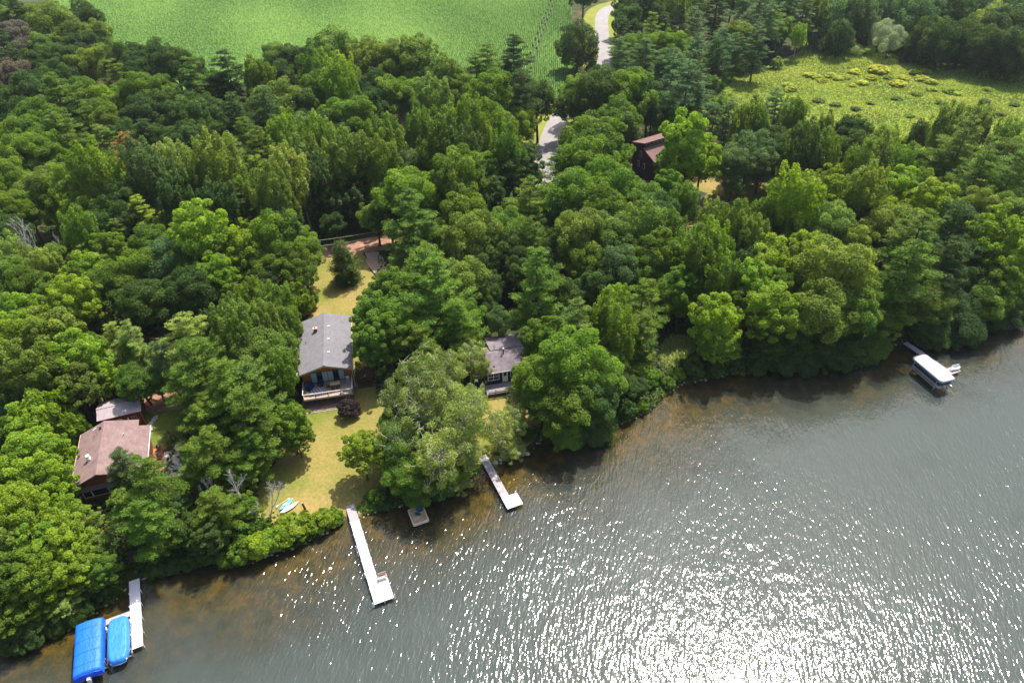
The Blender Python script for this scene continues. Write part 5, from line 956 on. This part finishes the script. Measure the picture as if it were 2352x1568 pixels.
# x y r kind tone [height factor]   (crown centre and half width measured on the photo)
TREES = """
20 27 28 O d;50 55 30 P d;88 42 36 O l;133 75 46 O l;185 50 42 O d;213 80 34 O l;212 112 30 O d;165 110 36 O d;110 125 34 O l;35 88 34 O k;10 60 30 O l;60 130 34 O k;95 165 36 O d;150 150 40 O d;15 140 34 P d;20 190 40 O l;45 200 42 O k;12 245 40 O d;75 225 40 O d;105 205 38 O d;70 268 38 O d;140 192 36 O d
180 168 36 O g;235 158 38 O l;300 152 40 O d;355 142 40 O d;405 160 38 O d;455 182 34 O d;330 180 34 O d;150 243 40 P g;200 228 42 O g;258 238 42 O y;325 228 42 O g;378 208 36 O g;440 215 44 P g;497 212 40 O d;535 200 42 P d;280 195 34 P g
100 283 46 O g;200 275 42 P g;67 322 48 O g;17 330 46 O g;150 317 45 P g;245 285 42 O g;330 268 44 O d;385 262 38 O d;430 283 48 O d;480 262 40 O d;50 368 48 O g;105 362 44 O g;433 330 44 O d;367 322 46 O d;300 328 40 O d;240 352 38 P l;293 383 38 P r;265 372 26 P r;340 345 36 P d;550 298 44 P d;512 318 38 O d
377 372 34 A w;417 388 44 A w;500 410 56 A l;353 417 46 A b;110 430 56 O l;167 452 54 O g;248 418 50 A g;300 437 44 O g;284 467 50 O d;33 433 48 O g;20 493 46 O g;60 480 44 O g;548 385 44 P l;402 462 46 A d;455 440 44 A l;498 483 44 A d;567 452 40 A g;600 420 44 P g;182 550 40 A g;206 602 34 P y;250 522 48 O d;210 500 44 O g;344 521 38 P y;300 520 44 O d;140 496 36 O g
638 140 30 O l;668 152 38 O d;721 146 40 O d;771 133 50 O l;838 143 48 O l;888 155 46 O l;965 150 50 O l;925 172 38 O g;721 183 36 A g;745 178 30 A y;788 186 40 A y;605 182 36 A g;652 192 36 O d;655 242 56 O l;610 222 36 O g;790 228 42 A g;730 222 40 O g;850 212 42 O d;895 222 46 O m;945 227 42 O g;1018 187 38 A l;1055 213 44 O g;1095 180 32 P g;1125 172 34 P g;1138 233 50 O g;1190 245 44 P d;1235 245 42 O d;1190 292 38 O g;1121 288 46 O g;690 268 42 O d;805 272 54 O g;860 262 40 O d;988 233 42 A l;705 300 46 O b;755 302 44 O d;668 335 48 A g;620 300 44 P d;590 350 42 P g;788 365 52 A l;742 350 42 A g;888 330 46 A g;878 378 44 A g;1003 330 52 A g;955 290 34 A g;1071 312 48 A g;1055 355 44 A d;1158 318 32 A g;1115 345 38 O g;705 372 44 A l;655 412 50 A w;600 385 44 P g;625 465 44 A l;800 425 46 O d .7;840 400 44 O d;745 420 46 A d .8;700 450 44 A d .7;765 462 44 A d .55;820 462 40 A d .55;955 390 34 O l;1203 395 42 M d;1165 372 40 A g;920 400 40 O d;560 500 40 P d
1181 150 32 P d;1160 165 24 P d;1326 103 43 L d;1363 162 18 B g 1.6;1340 -5 30 O d
1443 215 56 O g;1385 200 40 O d;1360 238 52 O d;1409 275 48 O g;1330 210 38 O g;1323 248 38 O d;1376 335 68 O g;1332 360 40 O g;1402 372 38 O g;1490 240 42 O d;1500 262 38 O d;1425 305 38 O d;1545 205 40 P b;1574 230 48 P b;1600 262 36 P b;1580 285 34 O g
1476 35 38 O d;1443 62 34 O d;1523 27 29 P d;1559 30 34 A l;1593 62 29 P b;1643 27 32 P d;1486 88 30 P g;1450 112 34 O g;1425 145 32 P b;1483 146 34 P b;1550 112 38 O g;1546 160 42 O b;1593 95 29 P b;1643 112 32 P b;1655 143 27 P d;1696 83 34 O l;1736 117 32 P b;1706 40 29 P b;1743 27 32 P b;1690 125 25 P b;1525 75 29 P d;1622 150 15 B y 1.5;1640 162 14 B l 1.4;1785 20 30 O b;1500 120 34 O g;1590 135 29 P b;1610 185 22 P b;1760 70 30 P b;1770 110 26 B d 2;1440 22 30 O d;1430 88 28 P d;1600 10 32 O g;1480 0 34 O d;1540 -10 29 P d;1680 0 34 O b;1560 65 27 P g;1720 75 27 P b
1811 22 34 P b;1841 45 30 P b;1862 57 20 P d;1790 67 26 M y;1834 82 18 A y;1784 86 22 B g 1.8;1881 30 26 A w;1924 42 42 L b;1977 43 42 L b;2031 23 42 L b;2090 40 40 L b;2124 50 46 L b;2181 50 46 L d;2225 35 44 L b;2255 72 40 L w;2297 80 46 L d;2331 50 46 L b;2122 92 34 L d;2164 104 38 L d;2214 102 38 L d;2264 117 38 L d;2316 122 42 L d;2352 130 40 L d;2365 80 50 L d;1950 5 40 L b;2000 -5 40 L b;2070 -5 42 L b;2130 0 42 L b;2190 -5 42 L b;2250 0 44 L b;2320 5 44 L b;1905 -5 36 O b;1930 85 30 L d
2024 80 36 W s;2056 72 34 W s;2045 98 34 W s;1961 112 26 W w .5;1990 116 20 W w .5;1891 104 17 B s 1.6;1870 98 15 B y 1.6;1784 146 15 B w 1.5
1861 172 14 B v .6;1880 178 14 B v .55;1910 173 15 B v .55;1925 180 13 B v .55;1964 165 15 B v .55;2018 160 24 B v .55;2004 178 14 B v .55;1980 190 14 B v .55;2064 192 18 B v .55;2075 178 14 B v .55;2102 166 15 B v .55;2124 164 14 B v .55;2118 180 17 B v .55;2140 188 15 B v .55;1811 195 13 B v .55;1815 205 15 B v .55;1800 226 15 B v .55;1824 226 14 B v .55;1958 196 10 B v .55;1888 186 12 B v .55;1942 178 12 B v .55;2040 178 12 B y .55;1835 232 12 B l .55;1880 230 14 B l .55;1965 250 12 B d .55;2105 215 13 B y .55;2140 205 12 B v .55;2180 210 14 B y .55;2200 215 11 B v .55;2270 205 12 B y .55;2265 232 11 B b .55;2300 262 12 B l .55;2160 235 12 B l .55;2060 225 13 B y .55;2000 235 12 B y .55;2230 250 12 B l .55;2330 240 12 B l .55;1920 240 13 B l .55;2090 265 12 B y .55;2085 128 18 B d 1.8;2111 130 18 B d 1.8;2137 131 18 B d 1.8;2163 133 18 B d 1.8;2189 135 18 B d 1.8;2215 137 18 B d 1.8;2241 139 18 B d 1.8;2267 141 18 B d 1.8;2293 142 18 B d 1.8;2319 144 18 B d 1.8;2345 146 18 B d 1.8;1885 52 16 B g 1.8;1905 48 18 B d 2;1930 66 18 B d 2;1960 80 18 B d 1.8;1735 150 16 B g 1.6;1700 160 15 B g 1.6;1670 180 14 B y 1.6;1650 200 14 B g 1.6
1716 362 48 L b;1690 378 36 O b;1748 380 36 O b;1680 425 20 O b;1587 350 58 M y;1612 376 42 M y;1546 388 32 M g;1636 262 30 P g;1669 287 28 P b;1706 290 34 A l;1660 240 14 B y 1.5;1784 260 32 P b;1824 270 32 A g;1821 292 24 B y 2;1850 312 26 A g;1881 347 29 A g;1821 352 33 A g;1897 305 22 A l;1954 310 33 O d;1980 322 28 O g;2047 329 21 A y;2110 312 22 A d;2175 302 38 A l;2236 307 34 A l;2304 335 31 A l;2337 345 33 O g;2018 357 26 A l;2104 375 40 O g;2070 345 26 B y 1.8;2150 340 26 B l 1.8;2260 357 33 P g;2190 352 29 A l;1740 290 32 A g;1770 320 34 O d
1834 375 44 A d;1784 357 36 O d;1887 368 38 A g;1941 357 40 O d;1905 410 30 O w;2005 385 44 A l;1959 415 40 A g;1840 425 36 O d;1808 402 28 O d;1860 400 38 O d;2055 395 36 A g;2191 362 48 P l;2227 425 50 P g;2298 425 54 P g;2298 375 44 O l;2340 400 44 O g;2150 400 40 O g;2180 440 36 O l;1870 440 34 O d
1545 540 34 A g;1628 500 30 A w;1576 568 40 A g;1637 590 48 A m;1678 532 44 A g;1744 528 38 A g;1720 570 40 A l;1834 490 56 A y;1898 472 50 M y;1973 470 46 A l;2062 440 46 M y;2105 445 40 O g;2141 480 58 M y;1962 518 42 O d;1898 536 56 O l;1950 570 48 O l;2048 530 60 O l;2000 545 42 O g;2100 540 48 O l;1809 560 46 O g;1762 622 58 M y;1834 600 50 M y;1734 665 56 M y;1769 730 56 M y;1785 680 48 M g;1923 640 76 O l;1885 720 64 O l;1940 722 60 O g;1977 665 54 O g;1869 586 44 O g;2084 586 66 P g;2066 655 62 P g;2173 565 58 P d;2173 640 54 P d;2120 706 50 O l;2030 732 54 O g;2012 806 44 O g .6;1905 785 56 O d .7;1830 775 54 O d .7;1960 785 46 O d .6;1762 790 44 O d .6;2137 758 42 O d .7;2220 740 56 O d .7;2191 790 28 O d .5;2262 693 50 O g;2262 575 60 M y;2316 622 54 M y;2316 505 50 O l;2255 490 44 O l;2205 500 40 O g;2334 700 46 O d .7;2352 560 50 M y;2215 640 44 O d;2290 650 44 M g;1700 620 40 A d;1660 660 40 A g;1700 725 40 M g;1685 790 30 B g 2;1640 800 30 B d 1.6
1063 432 62 O g;924 450 62 O y;1006 452 44 O g;863 497 38 O g;880 440 38 O l;1178 400 46 M d;1120 415 44 M g;1120 460 46 M d;945 530 62 P g;1078 505 56 O g;1213 486 48 P g;1160 540 52 O g;1070 568 60 O l;1015 545 42 O g;1052 643 56 O l;1110 610 46 O d;1185 585 50 O d;1230 570 42 P g;1205 630 40 O d;977 650 56 P m;1010 710 60 P m;1062 748 46 P m;950 745 46 P g;895 500 38 O d;
886 672 46 M m;852 702 38 M m;925 700 46 M m;863 745 56 M m;862 805 46 M m;915 785 46 M g;930 610 36 P l;1145 742 28 O b;1110 700 30 O d;965 800 44 P g;1120 660 36 O d
1345 382 60 O g;1396 448 56 O g;1328 458 64 O g;1297 412 40 P g;1474 462 46 O g;1530 448 34 M m;1506 500 50 O d;1395 500 54 O g;1275 470 44 O g;1328 560 60 O l;1399 545 60 O l;1342 615 48 O g;1417 622 54 O b;1471 522 46 A l;1524 608 52 M g;1542 665 46 M g;1470 580 46 O g;1290 580 42 O d;1440 480 44 O g;1480 640 46 O g;1240 540 36 O d;1265 620 42 O d;1370 660 44 O d;1560 470 34 A g;1600 620 44 A g;1580 670 36 O g
1240 690 58 P g;1332 760 48 P l;1300 690 42 O d;1409 690 34 A y;1389 660 26 A y;1466 722 44 P g;1472 775 42 P g;1420 780 40 A g;1642 748 54 M y;1634 800 32 M y;1650 800 42 M y;1562 702 34 O g;1512 690 40 O g;1470 800 30 O b;1395 740 40 A g
1259 789 48 M m;1319 840 68 O m;1242 868 60 O m;1370 870 54 O m;1293 930 70 O g;1362 930 58 O d;1240 930 40 O g;1376 985 46 O d .7;1300 990 46 O g .6;1345 995 40 O d .6;1420 880 36 O d;1395 820 42 O g
1500 864 22 B m 1.3;1558 860 20 B m 1.2;1590 842 28 B d 1.6;1485 870 28 B m 1.6;1459 890 30 O d .6;1450 850 30 O g .7;1473 932 16 B y 1.3;1519 919 15 B y .9;1730 815 28 B d 1.5;1440 940 24 B d 1.4;1690 835 24 B d 1.2;1640 850 22 B d 1.2;1535 880 18 B g 1.2
960 880 70 N l;1020 860 52 N w;1078 825 38 N w;1096 850 26 N w;1085 912 34 N w;925 930 52 N l;985 945 66 N w;1060 970 64 N w;930 1010 54 N g;1000 1035 62 N w;1062 1040 46 N w;1150 985 40 N w;1180 960 34 N w;1195 910 26 N w;1178 1036 28 N w .7;940 1090 52 O g .8;1000 1105 48 N g .8;1050 1110 30 N l .7;905 975 34 O g;890 1035 30 O g;1030 1085 40 O g .7
833 1050 46 M y .8;802 937 26 B p 1.5;668 988 42 M m .9;790 605 27 S d;683 1010 34 M g .8
38 592 34 A w;94 614 34 A w;85 548 46 D k 1.7;50 548 38 D k 1.7;122 560 40 D k 1.6;20 540 40 O d;30 627 44 O l;63 660 44 O g;140 610 40 O g;200 642 50 M y;188 700 52 M y;263 655 50 O g;250 590 42 M g;130 690 46 M g;38 740 52 M y;90 745 44 M y;500 565 64 M y;450 540 46 M y;544 602 52 M y;388 602 58 O b;350 560 44 O g;400 520 40 O g;340 640 50 O g;350 695 56 O d;438 677 52 O d;420 620 48 O g;300 700 44 O d;500 650 46 M y;470 610 40 M y;560 545 34 M y;640 560 52 O g;690 590 44 O g;680 625 40 O g;620 610 44 O g;612 650 34 O d;655 545 40 A d;688 700 34 B g 2.2;710 690 22 B g 1.8;625 715 42 A g;655 750 34 A g;590 700 34 A g;532 705 26 A l;515 720 20 D k
125 790 66 M l;175 830 62 M y;100 870 64 M l;60 820 56 M y;20 800 52 M y;170 885 52 M l;60 900 46 O g;30 880 46 M y;120 925 46 O d .7;220 880 30 M y;247 880 36 M y .8;314 795 38 P w;321 868 40 O g;300 830 28 P g;285 890 28 O g .7;36 940 42 O b;215 800 28 M g;360 880 34 O g .8
118 965 54 B y 2.6;171 985 32 B y 2.4;60 985 50 M y;20 1010 44 M g;100 1030 52 M y;54 1060 60 M y;140 1060 36 M y .8;29 1130 60 M y;95 1110 54 M y;150 1130 36 M y .7;10 1190 56 M y;71 1190 62 M y;140 1185 50 M y;21 1260 60 M l;80 1255 56 M y;150 1245 54 M y;200 1215 42 M l .8;210 1265 44 M l .7;30 1330 56 M g;95 1325 56 M y;160 1315 50 M y .8;215 1320 38 M l .6;30 1400 50 M g .8;90 1395 50 M g .7;150 1385 38 M w .6;60 1440 46 M d .6;20 1455 40 M d .6;110 1440 36 M d .5;232 1316 38 M g .8;240 1360 22 B d 1.2;190 1360 28 M d .5
447 810 56 P w;500 870 66 P g;590 917 52 P l;385 838 40 P b;536 935 60 P g;572 990 60 P g;470 990 44 P g;448 1068 40 P g;482 1060 52 P g;536 1080 48 M g .8;579 1042 42 P g;430 900 46 P g;490 950 44 P g;610 975 40 P m;282 1075 34 P b;339 1150 60 P g;350 1220 54 P g;300 1190 40 P g;395 1180 38 M d .7;607 815 60 O l;536 777 48 A l;636 874 38 A g;560 850 44 O g;640 800 38 O g;600 760 40 A l;655 840 28 O d;640 940 30 M m .8
672 905 14 B g 1.6;674 875 14 B g 1.6;676 845 13 B g 1.6;678 815 12 B g 1.5;671 932 14 B g 1.5
736 1195 30 B y 1.2;765 1188 24 B y 1.1;700 1205 30 B y 1.3;679 1218 32 B y 1.3;648 1230 32 B y 1.4;620 1240 32 B y 1.4;589 1256 34 B y 1.5;554 1268 32 B g 1.5;520 1280 28 B g 1.3;600 1215 28 B g 1.5;660 1200 26 B y 1.2;480 1270 32 B d 1.6;440 1285 30 B d 1.4;400 1295 28 B d 1.2;360 1305 26 B d 1.1;560 1225 30 B g 1.6;507 1185 48 P g .8;482 1235 42 M d .7;440 1220 42 M d .7;550 1170 38 M g .7;855 1168 20 B g 1.1;880 1158 18 B d 1.2;865 1140 22 B g 1.2;835 1178 15 B g .9;1100 1090 14 B g .8;1215 1000 20 B d 1.2;540 1120 56 D k 1.5;590 1135 50 D k 1.5;490 1120 44 D k 1.6;625 1108 22 D k .8;566 1180 34 D k 1.2;1800 822 40 O d .6;1860 832 40 O d .6;1935 826 44 O d .6;1975 840 40 O d .6;2015 830 40 O g .6;2150 786 34 O d .6;2195 800 26 O d .6;2240 765 38 O d .6;2300 740 36 O d .6;1330 1010 40 O g .6;1380 1000 36 O d .6;50 1470 40 O d .6;120 1455 34 O d .6;170 1425 30 O d .6;960 1140 30 O g .6;1010 1125 28 O d .6;1745 840 26 O d .6;1690 845 24 B d 1.2
"""
LANDMARK = [(60,70,'in the far top-left corner wood'),(150,150,'in the wood left of the field'),(330,160,'on the field edge at upper left'),(480,200,'in the notch of the field edge'),(700,160,'on the field edge, upper centre-left'),(900,170,'on the field edge at upper centre'),(1090,200,'at the field corner by the pine'),(1181,150,'beside the rutted field track'),(1326,110,'alone between field and road'),(1220,300,'left of the road shadow'),(1340,230,'right of the road bend'),(1400,340,'between road and tall brown house'),(1460,60,'right of the far road'),(1560,110,'right of the curving road'),(1680,90,'above the wetland corner'),(1560,230,'left of the wetland edge'),(1800,70,'at the top left wetland corner'),(2037,80,'at the far wetland edge'),(2000,20,'behind the willows'),(2200,60,'behind the wetland at right'),(1880,180,'in the open wetland'),(2060,185,'in the middle of the wetland'),(2230,230,'on the right side of the wetland'),(1810,215,'on the left side of the wetland'),(1590,365,'before the tall brown house'),(1716,385,'right of the tall brown house'),(1830,290,'at the near wetland edge'),(2000,320,'near the wetland front'),(2230,320,'at the right wetland edge'),(1850,400,'right of the tall brown house yard'),(2050,400,'right-hand wood near the wetland'),(2290,410,'at the right edge below the wetland'),(1650,530,'below the brown house yard'),(1850,530,'in the right-hand wood middle'),(2080,510,'above the boat canopy wood'),(2290,560,'at the right frame edge'),(1770,660,'in the bright band on the right'),(1930,660,'in the wood above the right shore'),(2100,630,'up the slope from the canopy'),(1850,780,'overhanging the right shore'),(2050,770,'on the shore left of the canopy'),(2230,750,'on the shore right of the canopy'),(100,320,'in the far left wood'),(300,280,'in the upper left wood'),(290,380,'by the rusty pine'),(480,400,'in the left-centre wood'),(120,450,'above the bare dead branches'),(80,560,'among the bare dead branches'),(300,500,'left of the bright maple'),(640,240,'below the field notch'),(790,250,'below the centre field edge'),(980,280,'in the centre wood'),(690,400,'up the lane on the left'),(850,400,'behind the lane fence lines'),(1060,340,'in the aspens left of the road'),(500,580,'near the lane at left'),(650,580,'left of the small spruce'),(350,680,'above the left path'),(200,680,'on the left above the sheds'),(70,760,'at the left edge above the sheds'),(150,860,'behind the red shed'),(310,840,'behind the grey metal roof'),(600,740,'left of the grey cabin lawn'),(690,880,'beside the grey cabin'),(940,470,'right of the dirt lane'),(1060,540,'in the oaks right of the lane'),(1200,520,'below the road end'),(960,640,'behind the grey cabin maple'),(1060,720,'behind the navy cottage'),(870,740,'right of the grey cabin'),(1340,430,'left of the tall brown house'),(1480,460,'below the tall brown house'),(1370,580,'in the oaks right of centre'),(1240,680,'above the navy cottage'),(1450,720,'right of the navy cottage wood'),(1540,640,'in the wood right of centre'),(1630,770,'by the pale clearing'),(1320,850,'right of the navy cottage'),(1340,970,'over the bay by the short dock'),(1500,880,'on the small point of the shore'),(1700,820,'right of the small shore point'),(980,900,'in front of the navy cottage'),(940,1030,'above the swim raft'),(1120,1020,'above the short dock'),(1040,1110,'between raft and short dock'),(835,1050,'on the lakeside lawn'),(804,937,'below the deck of the grey cabin'),(668,988,'at the lakeside lawn left edge'),(450,850,'above the brown cabin yard'),(560,930,'left of the lakeside lawn'),(450,1040,'right of the brown cabin'),(300,1100,'before the brown cabin'),(100,980,'left of the grey metal roof'),(60,1080,'left of the brown roofed cabin'),(110,1220,'below the brown roofed cabin'),(70,1370,'above the blue covered boats'),(200,1340,'left of the bottom-left dock'),(350,1240,'right of the bottom-left dock'),(550,1150,'by the kayaks and bare branches'),(700,1210,'in the shore hedge by the kayaks'),(520,1260,'in the shore hedge left end'),(860,1160,'on the bank by the long dock')]
GROUPS = {'L': 'full-skirted oaks', 'O': 'oaks in the woods', 'M': 'maples in the woods', 'A': 'aspens in the woods', 'P': 'pines in the woods', 'S': 'spruces', 'W': 'willows by the wetland', 'N': 'pale-branched poplars by the shore', 'B': 'bushes', 'D': 'bare dead trees'}
NOUN = {'L': 'full low-skirted oak', 'O': 'rounded oak', 'M': 'lumpy maple', 'A': 'slender aspen', 'P': 'tiered white pine', 'S': 'cone-shaped spruce', 'W': 'mounded willow', 'N': 'poplar with pale bare branches', 'B': 'low bush', 'D': 'leafless dead tree'}
PL = {'L': 'full low-skirted oaks', 'O': 'rounded oaks', 'M': 'lumpy maples', 'A': 'slender aspens', 'P': 'tiered white pines', 'S': 'cone-shaped spruces', 'W': 'mounded willows', 'N': 'pale-branched poplars', 'B': 'low bushes', 'D': 'leafless dead trees'}
ORD = ['leftmost','second from left','third from left','fourth from left','fifth from left','sixth from left','seventh from left','eighth from left','ninth from left','tenth from left','eleventh from left','twelfth from left','thirteenth from left','fourteenth from left','fifteenth from left']
placed = []; LEAN = {}
def place_crown(px, py, r, k, t, hf=None):
    K = KIND[k]; f = hf or 1.0; s = 1.0; zoff = 1.3
    for _ in range(5):
        zc = zoff+K['zc']*s*f
        x, y = at(px, py, zc); s = (r/FOC*depth(x, y, zc))/K['R']
        s = min(s, {'P': 1.6, 'A': 1.7, 'O': 1.9, 'M': 1.8, 'L': 2.1}.get(k, 3))
        zoff = tz(x, y)
    fz = f; cx, cy = x, y; zc0 = zc
    while shore_dist(np.array([x]), np.array([y]))[0] < (.3 if k == 'B' else .8) and fz > (.25 if k == 'B' else f*.75):
        fz *= .9; zc = zoff+K['zc']*s*fz; x, y = at(px, py, zc)
    cx, cy = x, y
    for _ in range(60):
        if shore_dist(np.array([x]), np.array([y]))[0] >= .5: break
        x -= .05; y += .2
    if shore_dist(np.array([x]), np.array([y]))[0] < 0: return None
    LEAN[(px, py)] = (cx-x, cy-y, K['zc']*s*fz)
    return x, y, tz(x, y), s, fz
def inst(k, var, x, y, z, s, fz, rz, col):
    K = KIND[k]; cm, tm, bm = K['v'][var]
    nm = K['name']
    if k == 'D': o = link(nm, tm)
    elif tm is None: o = link(nm, cm); o.color = (*col, 1)
    else:
        o = bpy.data.objects.new(nm, None); C.objects.link(o); o.empty_display_size = .5
        c = link('crown', cm, o); c.color = (*col, 1); link('trunk', tm, o)
        if bm: link('branches', bm, o)
    o.location = (x, y, z); o.rotation_euler = (0, 0, rz); sz = s*fz
    if K['H']*sz > 23: sz = 23/K['H']
    o.scale = (s, s, sz)
    return o
rt = random.Random(11); recs = []
for e in TREES.replace('\n', ';').split(';'):
    e = e.split()
    if not e: continue
    px, py, r = float(e[0]), float(e[1]), float(e[2]); k, t = e[3], e[4]; hf = float(e[5]) if len(e) > 5 else None
    q = place_crown(px, py, r, k, t, hf)
    if q is None: print('no land for', e); continue
    recs.append([px, py, k, t, *q])
# understorey between the listed crowns, so no bare floor shows through
listed = len(recs)
wx = np.array([q[4] for q in recs]); wy = np.array([q[5] for q in recs]); ws = np.array([KIND[q[2]]['R']*q[7] for q in recs])
big = np.array([q[2] != 'B' for q in recs])
def proj(x, y, z):
    dz = z-HGT; f = y*CP-dz*SP; d = -(y*SP+dz*CP); X = x/f*FOC; Y = d/f*FOC
    return 1176+CR*X+SR*Y, 784-SR*X+CR*Y
FOREST_D = [[(-150,60),(120,10),(230,110),(420,170),(560,200),(900,150),(1200,220),(1250,400),(860,540),(700,550),(660,740),(680,1000),(580,1180),(330,1320),(-150,1420)],
            [(860,480),(1260,380),(1440,220),(1420,20),(1900,10),(1640,200),(1900,330),(2500,300),(2500,640),(1800,800),(1480,900),(1400,960),(1210,760),(1080,790),(860,800)],
            [(1900,-60),(2500,-60),(2500,140),(2120,110),(2000,40)]]
n_add = 0
for _ in range(9000):
    if n_add >= 150: break
    px, py = rt.uniform(-100, 2450), rt.uniform(-40, 1300)
    if not any(bool(inpoly(np.array([px]), np.array([py]), P)[0]) for P in FOREST_D) or in_open(px, py): continue
    x, y, z = gnd(px, py, 4)
    if shore_dist(np.array([x]), np.array([y]))[0] < 4: continue
    d = np.hypot(wx-x, wy-y)
    if (d < ws*.55+2.0)[big].any(): continue
    ok = True
    s = rt.uniform(.55, .8); k = rt.choice('OOMAAP')
    for hh in (2, KIND[k]['H']*s*.95):
        for dx in (-3, 0, 3):
            a, b = proj(x+dx, y, z+hh)
            if in_open(a, b): ok = False
    if not ok: continue
    cpx, cpy = proj(x, y, z+KIND[k]['zc']*s)
    near = sorted(range(listed), key=lambda i: (wx[i]-x)**2+(wy[i]-y)**2)[:3]
    t = recs[rt.choice(near)][3]; t = {'k': 'd', 'r': 'd', 'v': 'y', 's': 'g', 'p': 'd'}.get(t, t)
    recs.append([cpx, cpy, k, t, x, y, z, s, 1.0]); wx = np.append(wx, x); wy = np.append(wy, y); ws = np.append(ws, KIND[k]['R']*s); big = np.append(big, True); n_add += 1
print('trees', len(recs), 'added', n_add, {k: sum(q[2] == k for q in recs) for k in KIND})
lab = {}
for i, q in enumerate(recs):
    lm = min(LANDMARK, key=lambda L: (L[0]-q[0])**2+(L[1]-q[1])**2)[2]; lab.setdefault((lm, q[2], q[3]), []).append(i)
for (lm, k, t), ids in lab.items():
    ids.sort(key=lambda i: recs[i][0])
    for n_, i in enumerate(ids):
        recs[i].append(f'{TONE[t][1]} {NOUN[k]} {lm}' if len(ids) == 1 else f'{ORD[n_]} of {TONE[t][1]} {PL[k]} {lm}')
        if len(recs[i][-1].replace('-', ' ').split()) > 16: recs[i][-1] = recs[i][-1].replace(PL[k], PL[k].split()[-1] if k != 'N' else 'poplars').replace(NOUN[k], NOUN[k].split()[-1] if k != 'N' else 'poplar')
        if len(recs[i][-1].replace('-', ' ').split()) > 16: print('LONG', recs[i][-1])
for i, (px, py, k, t, x, y, z, s, fz, L_) in enumerate(recs):
    c = TONE[t][0]; j = rt.uniform(.86, 1.14); hj = rt.uniform(-.09, .09)
    col = (c[0]*j*(1+hj), c[1]*j, c[2]*j*(1-hj))
    o = inst(k, rt.randrange(len(KIND[k]['v'])), x, y, z-.05, s, fz, rt.uniform(0, 6.28), col)
    if k in 'OMANLP': q1 = rt.uniform(.86, 1.14); o.scale = (o.scale[0]*q1, o.scale[1]/q1, o.scale[2]*rt.uniform(.92, 1.1)); o.rotation_euler = (rt.gauss(0, .05), rt.gauss(0, .05), o.rotation_euler[2])
    if k == 'D' and L_: o.rotation_euler = (rt.uniform(-.2, .2), rt.uniform(-.3, .3), rt.uniform(0, 6))
    if (px, py) in LEAN and abs(LEAN[(px, py)][1]) > .05:
        lx, ly, lz = LEAN[(px, py)]; an = min(.75, math.atan2(math.hypot(lx, ly), lz)); ax_ = Vector((-ly, lx, 0)).normalized()
        o.rotation_mode = 'XYZ'; o.rotation_euler = (Matrix.Rotation(an, 3, ax_) @ Matrix.Rotation(rt.uniform(0, 6), 3, 'Z')).to_euler()
    tag(o, L_.replace('leafless dead', 'bare grey dead') if k == 'D' else L_, KIND[k]['cat'], GROUPS[k])
# low growth on the forest floor
g = np.random.default_rng(77); Y = 40+g.uniform(0, 1, 300000)**1.5*380; X = g.uniform(-1, 1, 300000)*(45+.62*Y)
vis = shore_dist(X, Y) > .6
pxy = proj(X, Y, 1.4)
m = np.zeros(len(X), bool)
for P in FOREST_D+[[(-50,1300),(300,1330),(300,1180),(60,1100),(-200,1200),(-300,1600),(-50,1480)],[(820,780),(1050,800),(1100,1060),(1000,1150),(880,1170),(900,1000)],[(1210,760),(1440,920),(1380,1000),(1230,1010)],[(320,1320),(600,1290),(790,1190),(560,1180),(300,1290)]]: m |= inpoly(pxy[0], pxy[1], P)
for P in [OPEN_D[i_] for i_ in (1,2,3,4,6,8,9,10)]: m &= ~inpoly(pxy[0], pxy[1], P)
for P in ([(640,635),(705,600),(745,550),(940,530),(940,575),(760,600),(660,675)],[(190,805),(400,760),(400,840),(200,860)],[(300,890),(480,880),(480,940),(330,960)]): m &= ~inpoly(pxy[0], pxy[1], P)
pn = np.sin(X*.35+np.cos(Y*.2)*2)*np.sin(Y*.31+1)
m &= (pn > -.55)
k_ = np.nonzero(vis & m)[0][:110000]
scatter_leaves('undergrowth', X[k_], Y[k_], .1, 2.0, .7, (.055,.10,.025), 'low leafy undergrowth covering the forest floor beneath the trees', 'undergrowth', 78)


g = np.random.default_rng(79); n = 60000; ii = g.integers(2, len(SHORE)-3, n); tt = g.random(n)[:, None]
L_ = np.hypot(*(SHORE[1:]-SHORE[:-1]).T); ii = g.choice(np.arange(len(SHORE)-1), n, p=L_/L_.sum())
Pp = SHORE[ii]*(1-tt)+SHORE[ii+1]*tt+g.normal(0, 1.0, (n, 2))*[.5, 1]+[0, .9]
dd = shore_dist(Pp[:, 0], Pp[:, 1]); a_, b_ = proj(Pp[:, 0], Pp[:, 1], .3)
k2 = (dd > -.35) & (dd < 3.5) & (b_ > 300) & ~((a_ > 1095) & (a_ < 1165)) & ~((a_ > 770) & (a_ < 835)) & ~((a_ > 1200) & (a_ < 1240)) & ~((a_ > 290) & (a_ < 325))
pn = np.sin(Pp[:, 0]*.8)+np.sin(Pp[:, 0]*.31+2); k2 &= pn > -1.2
scatter_leaves('bank_plants', Pp[k2][:, 0], Pp[k2][:, 1], .15, 1.3, .34, (.075,.135,.02), 'leafy plants hanging over the waterline along the bank', 'plants', 80)
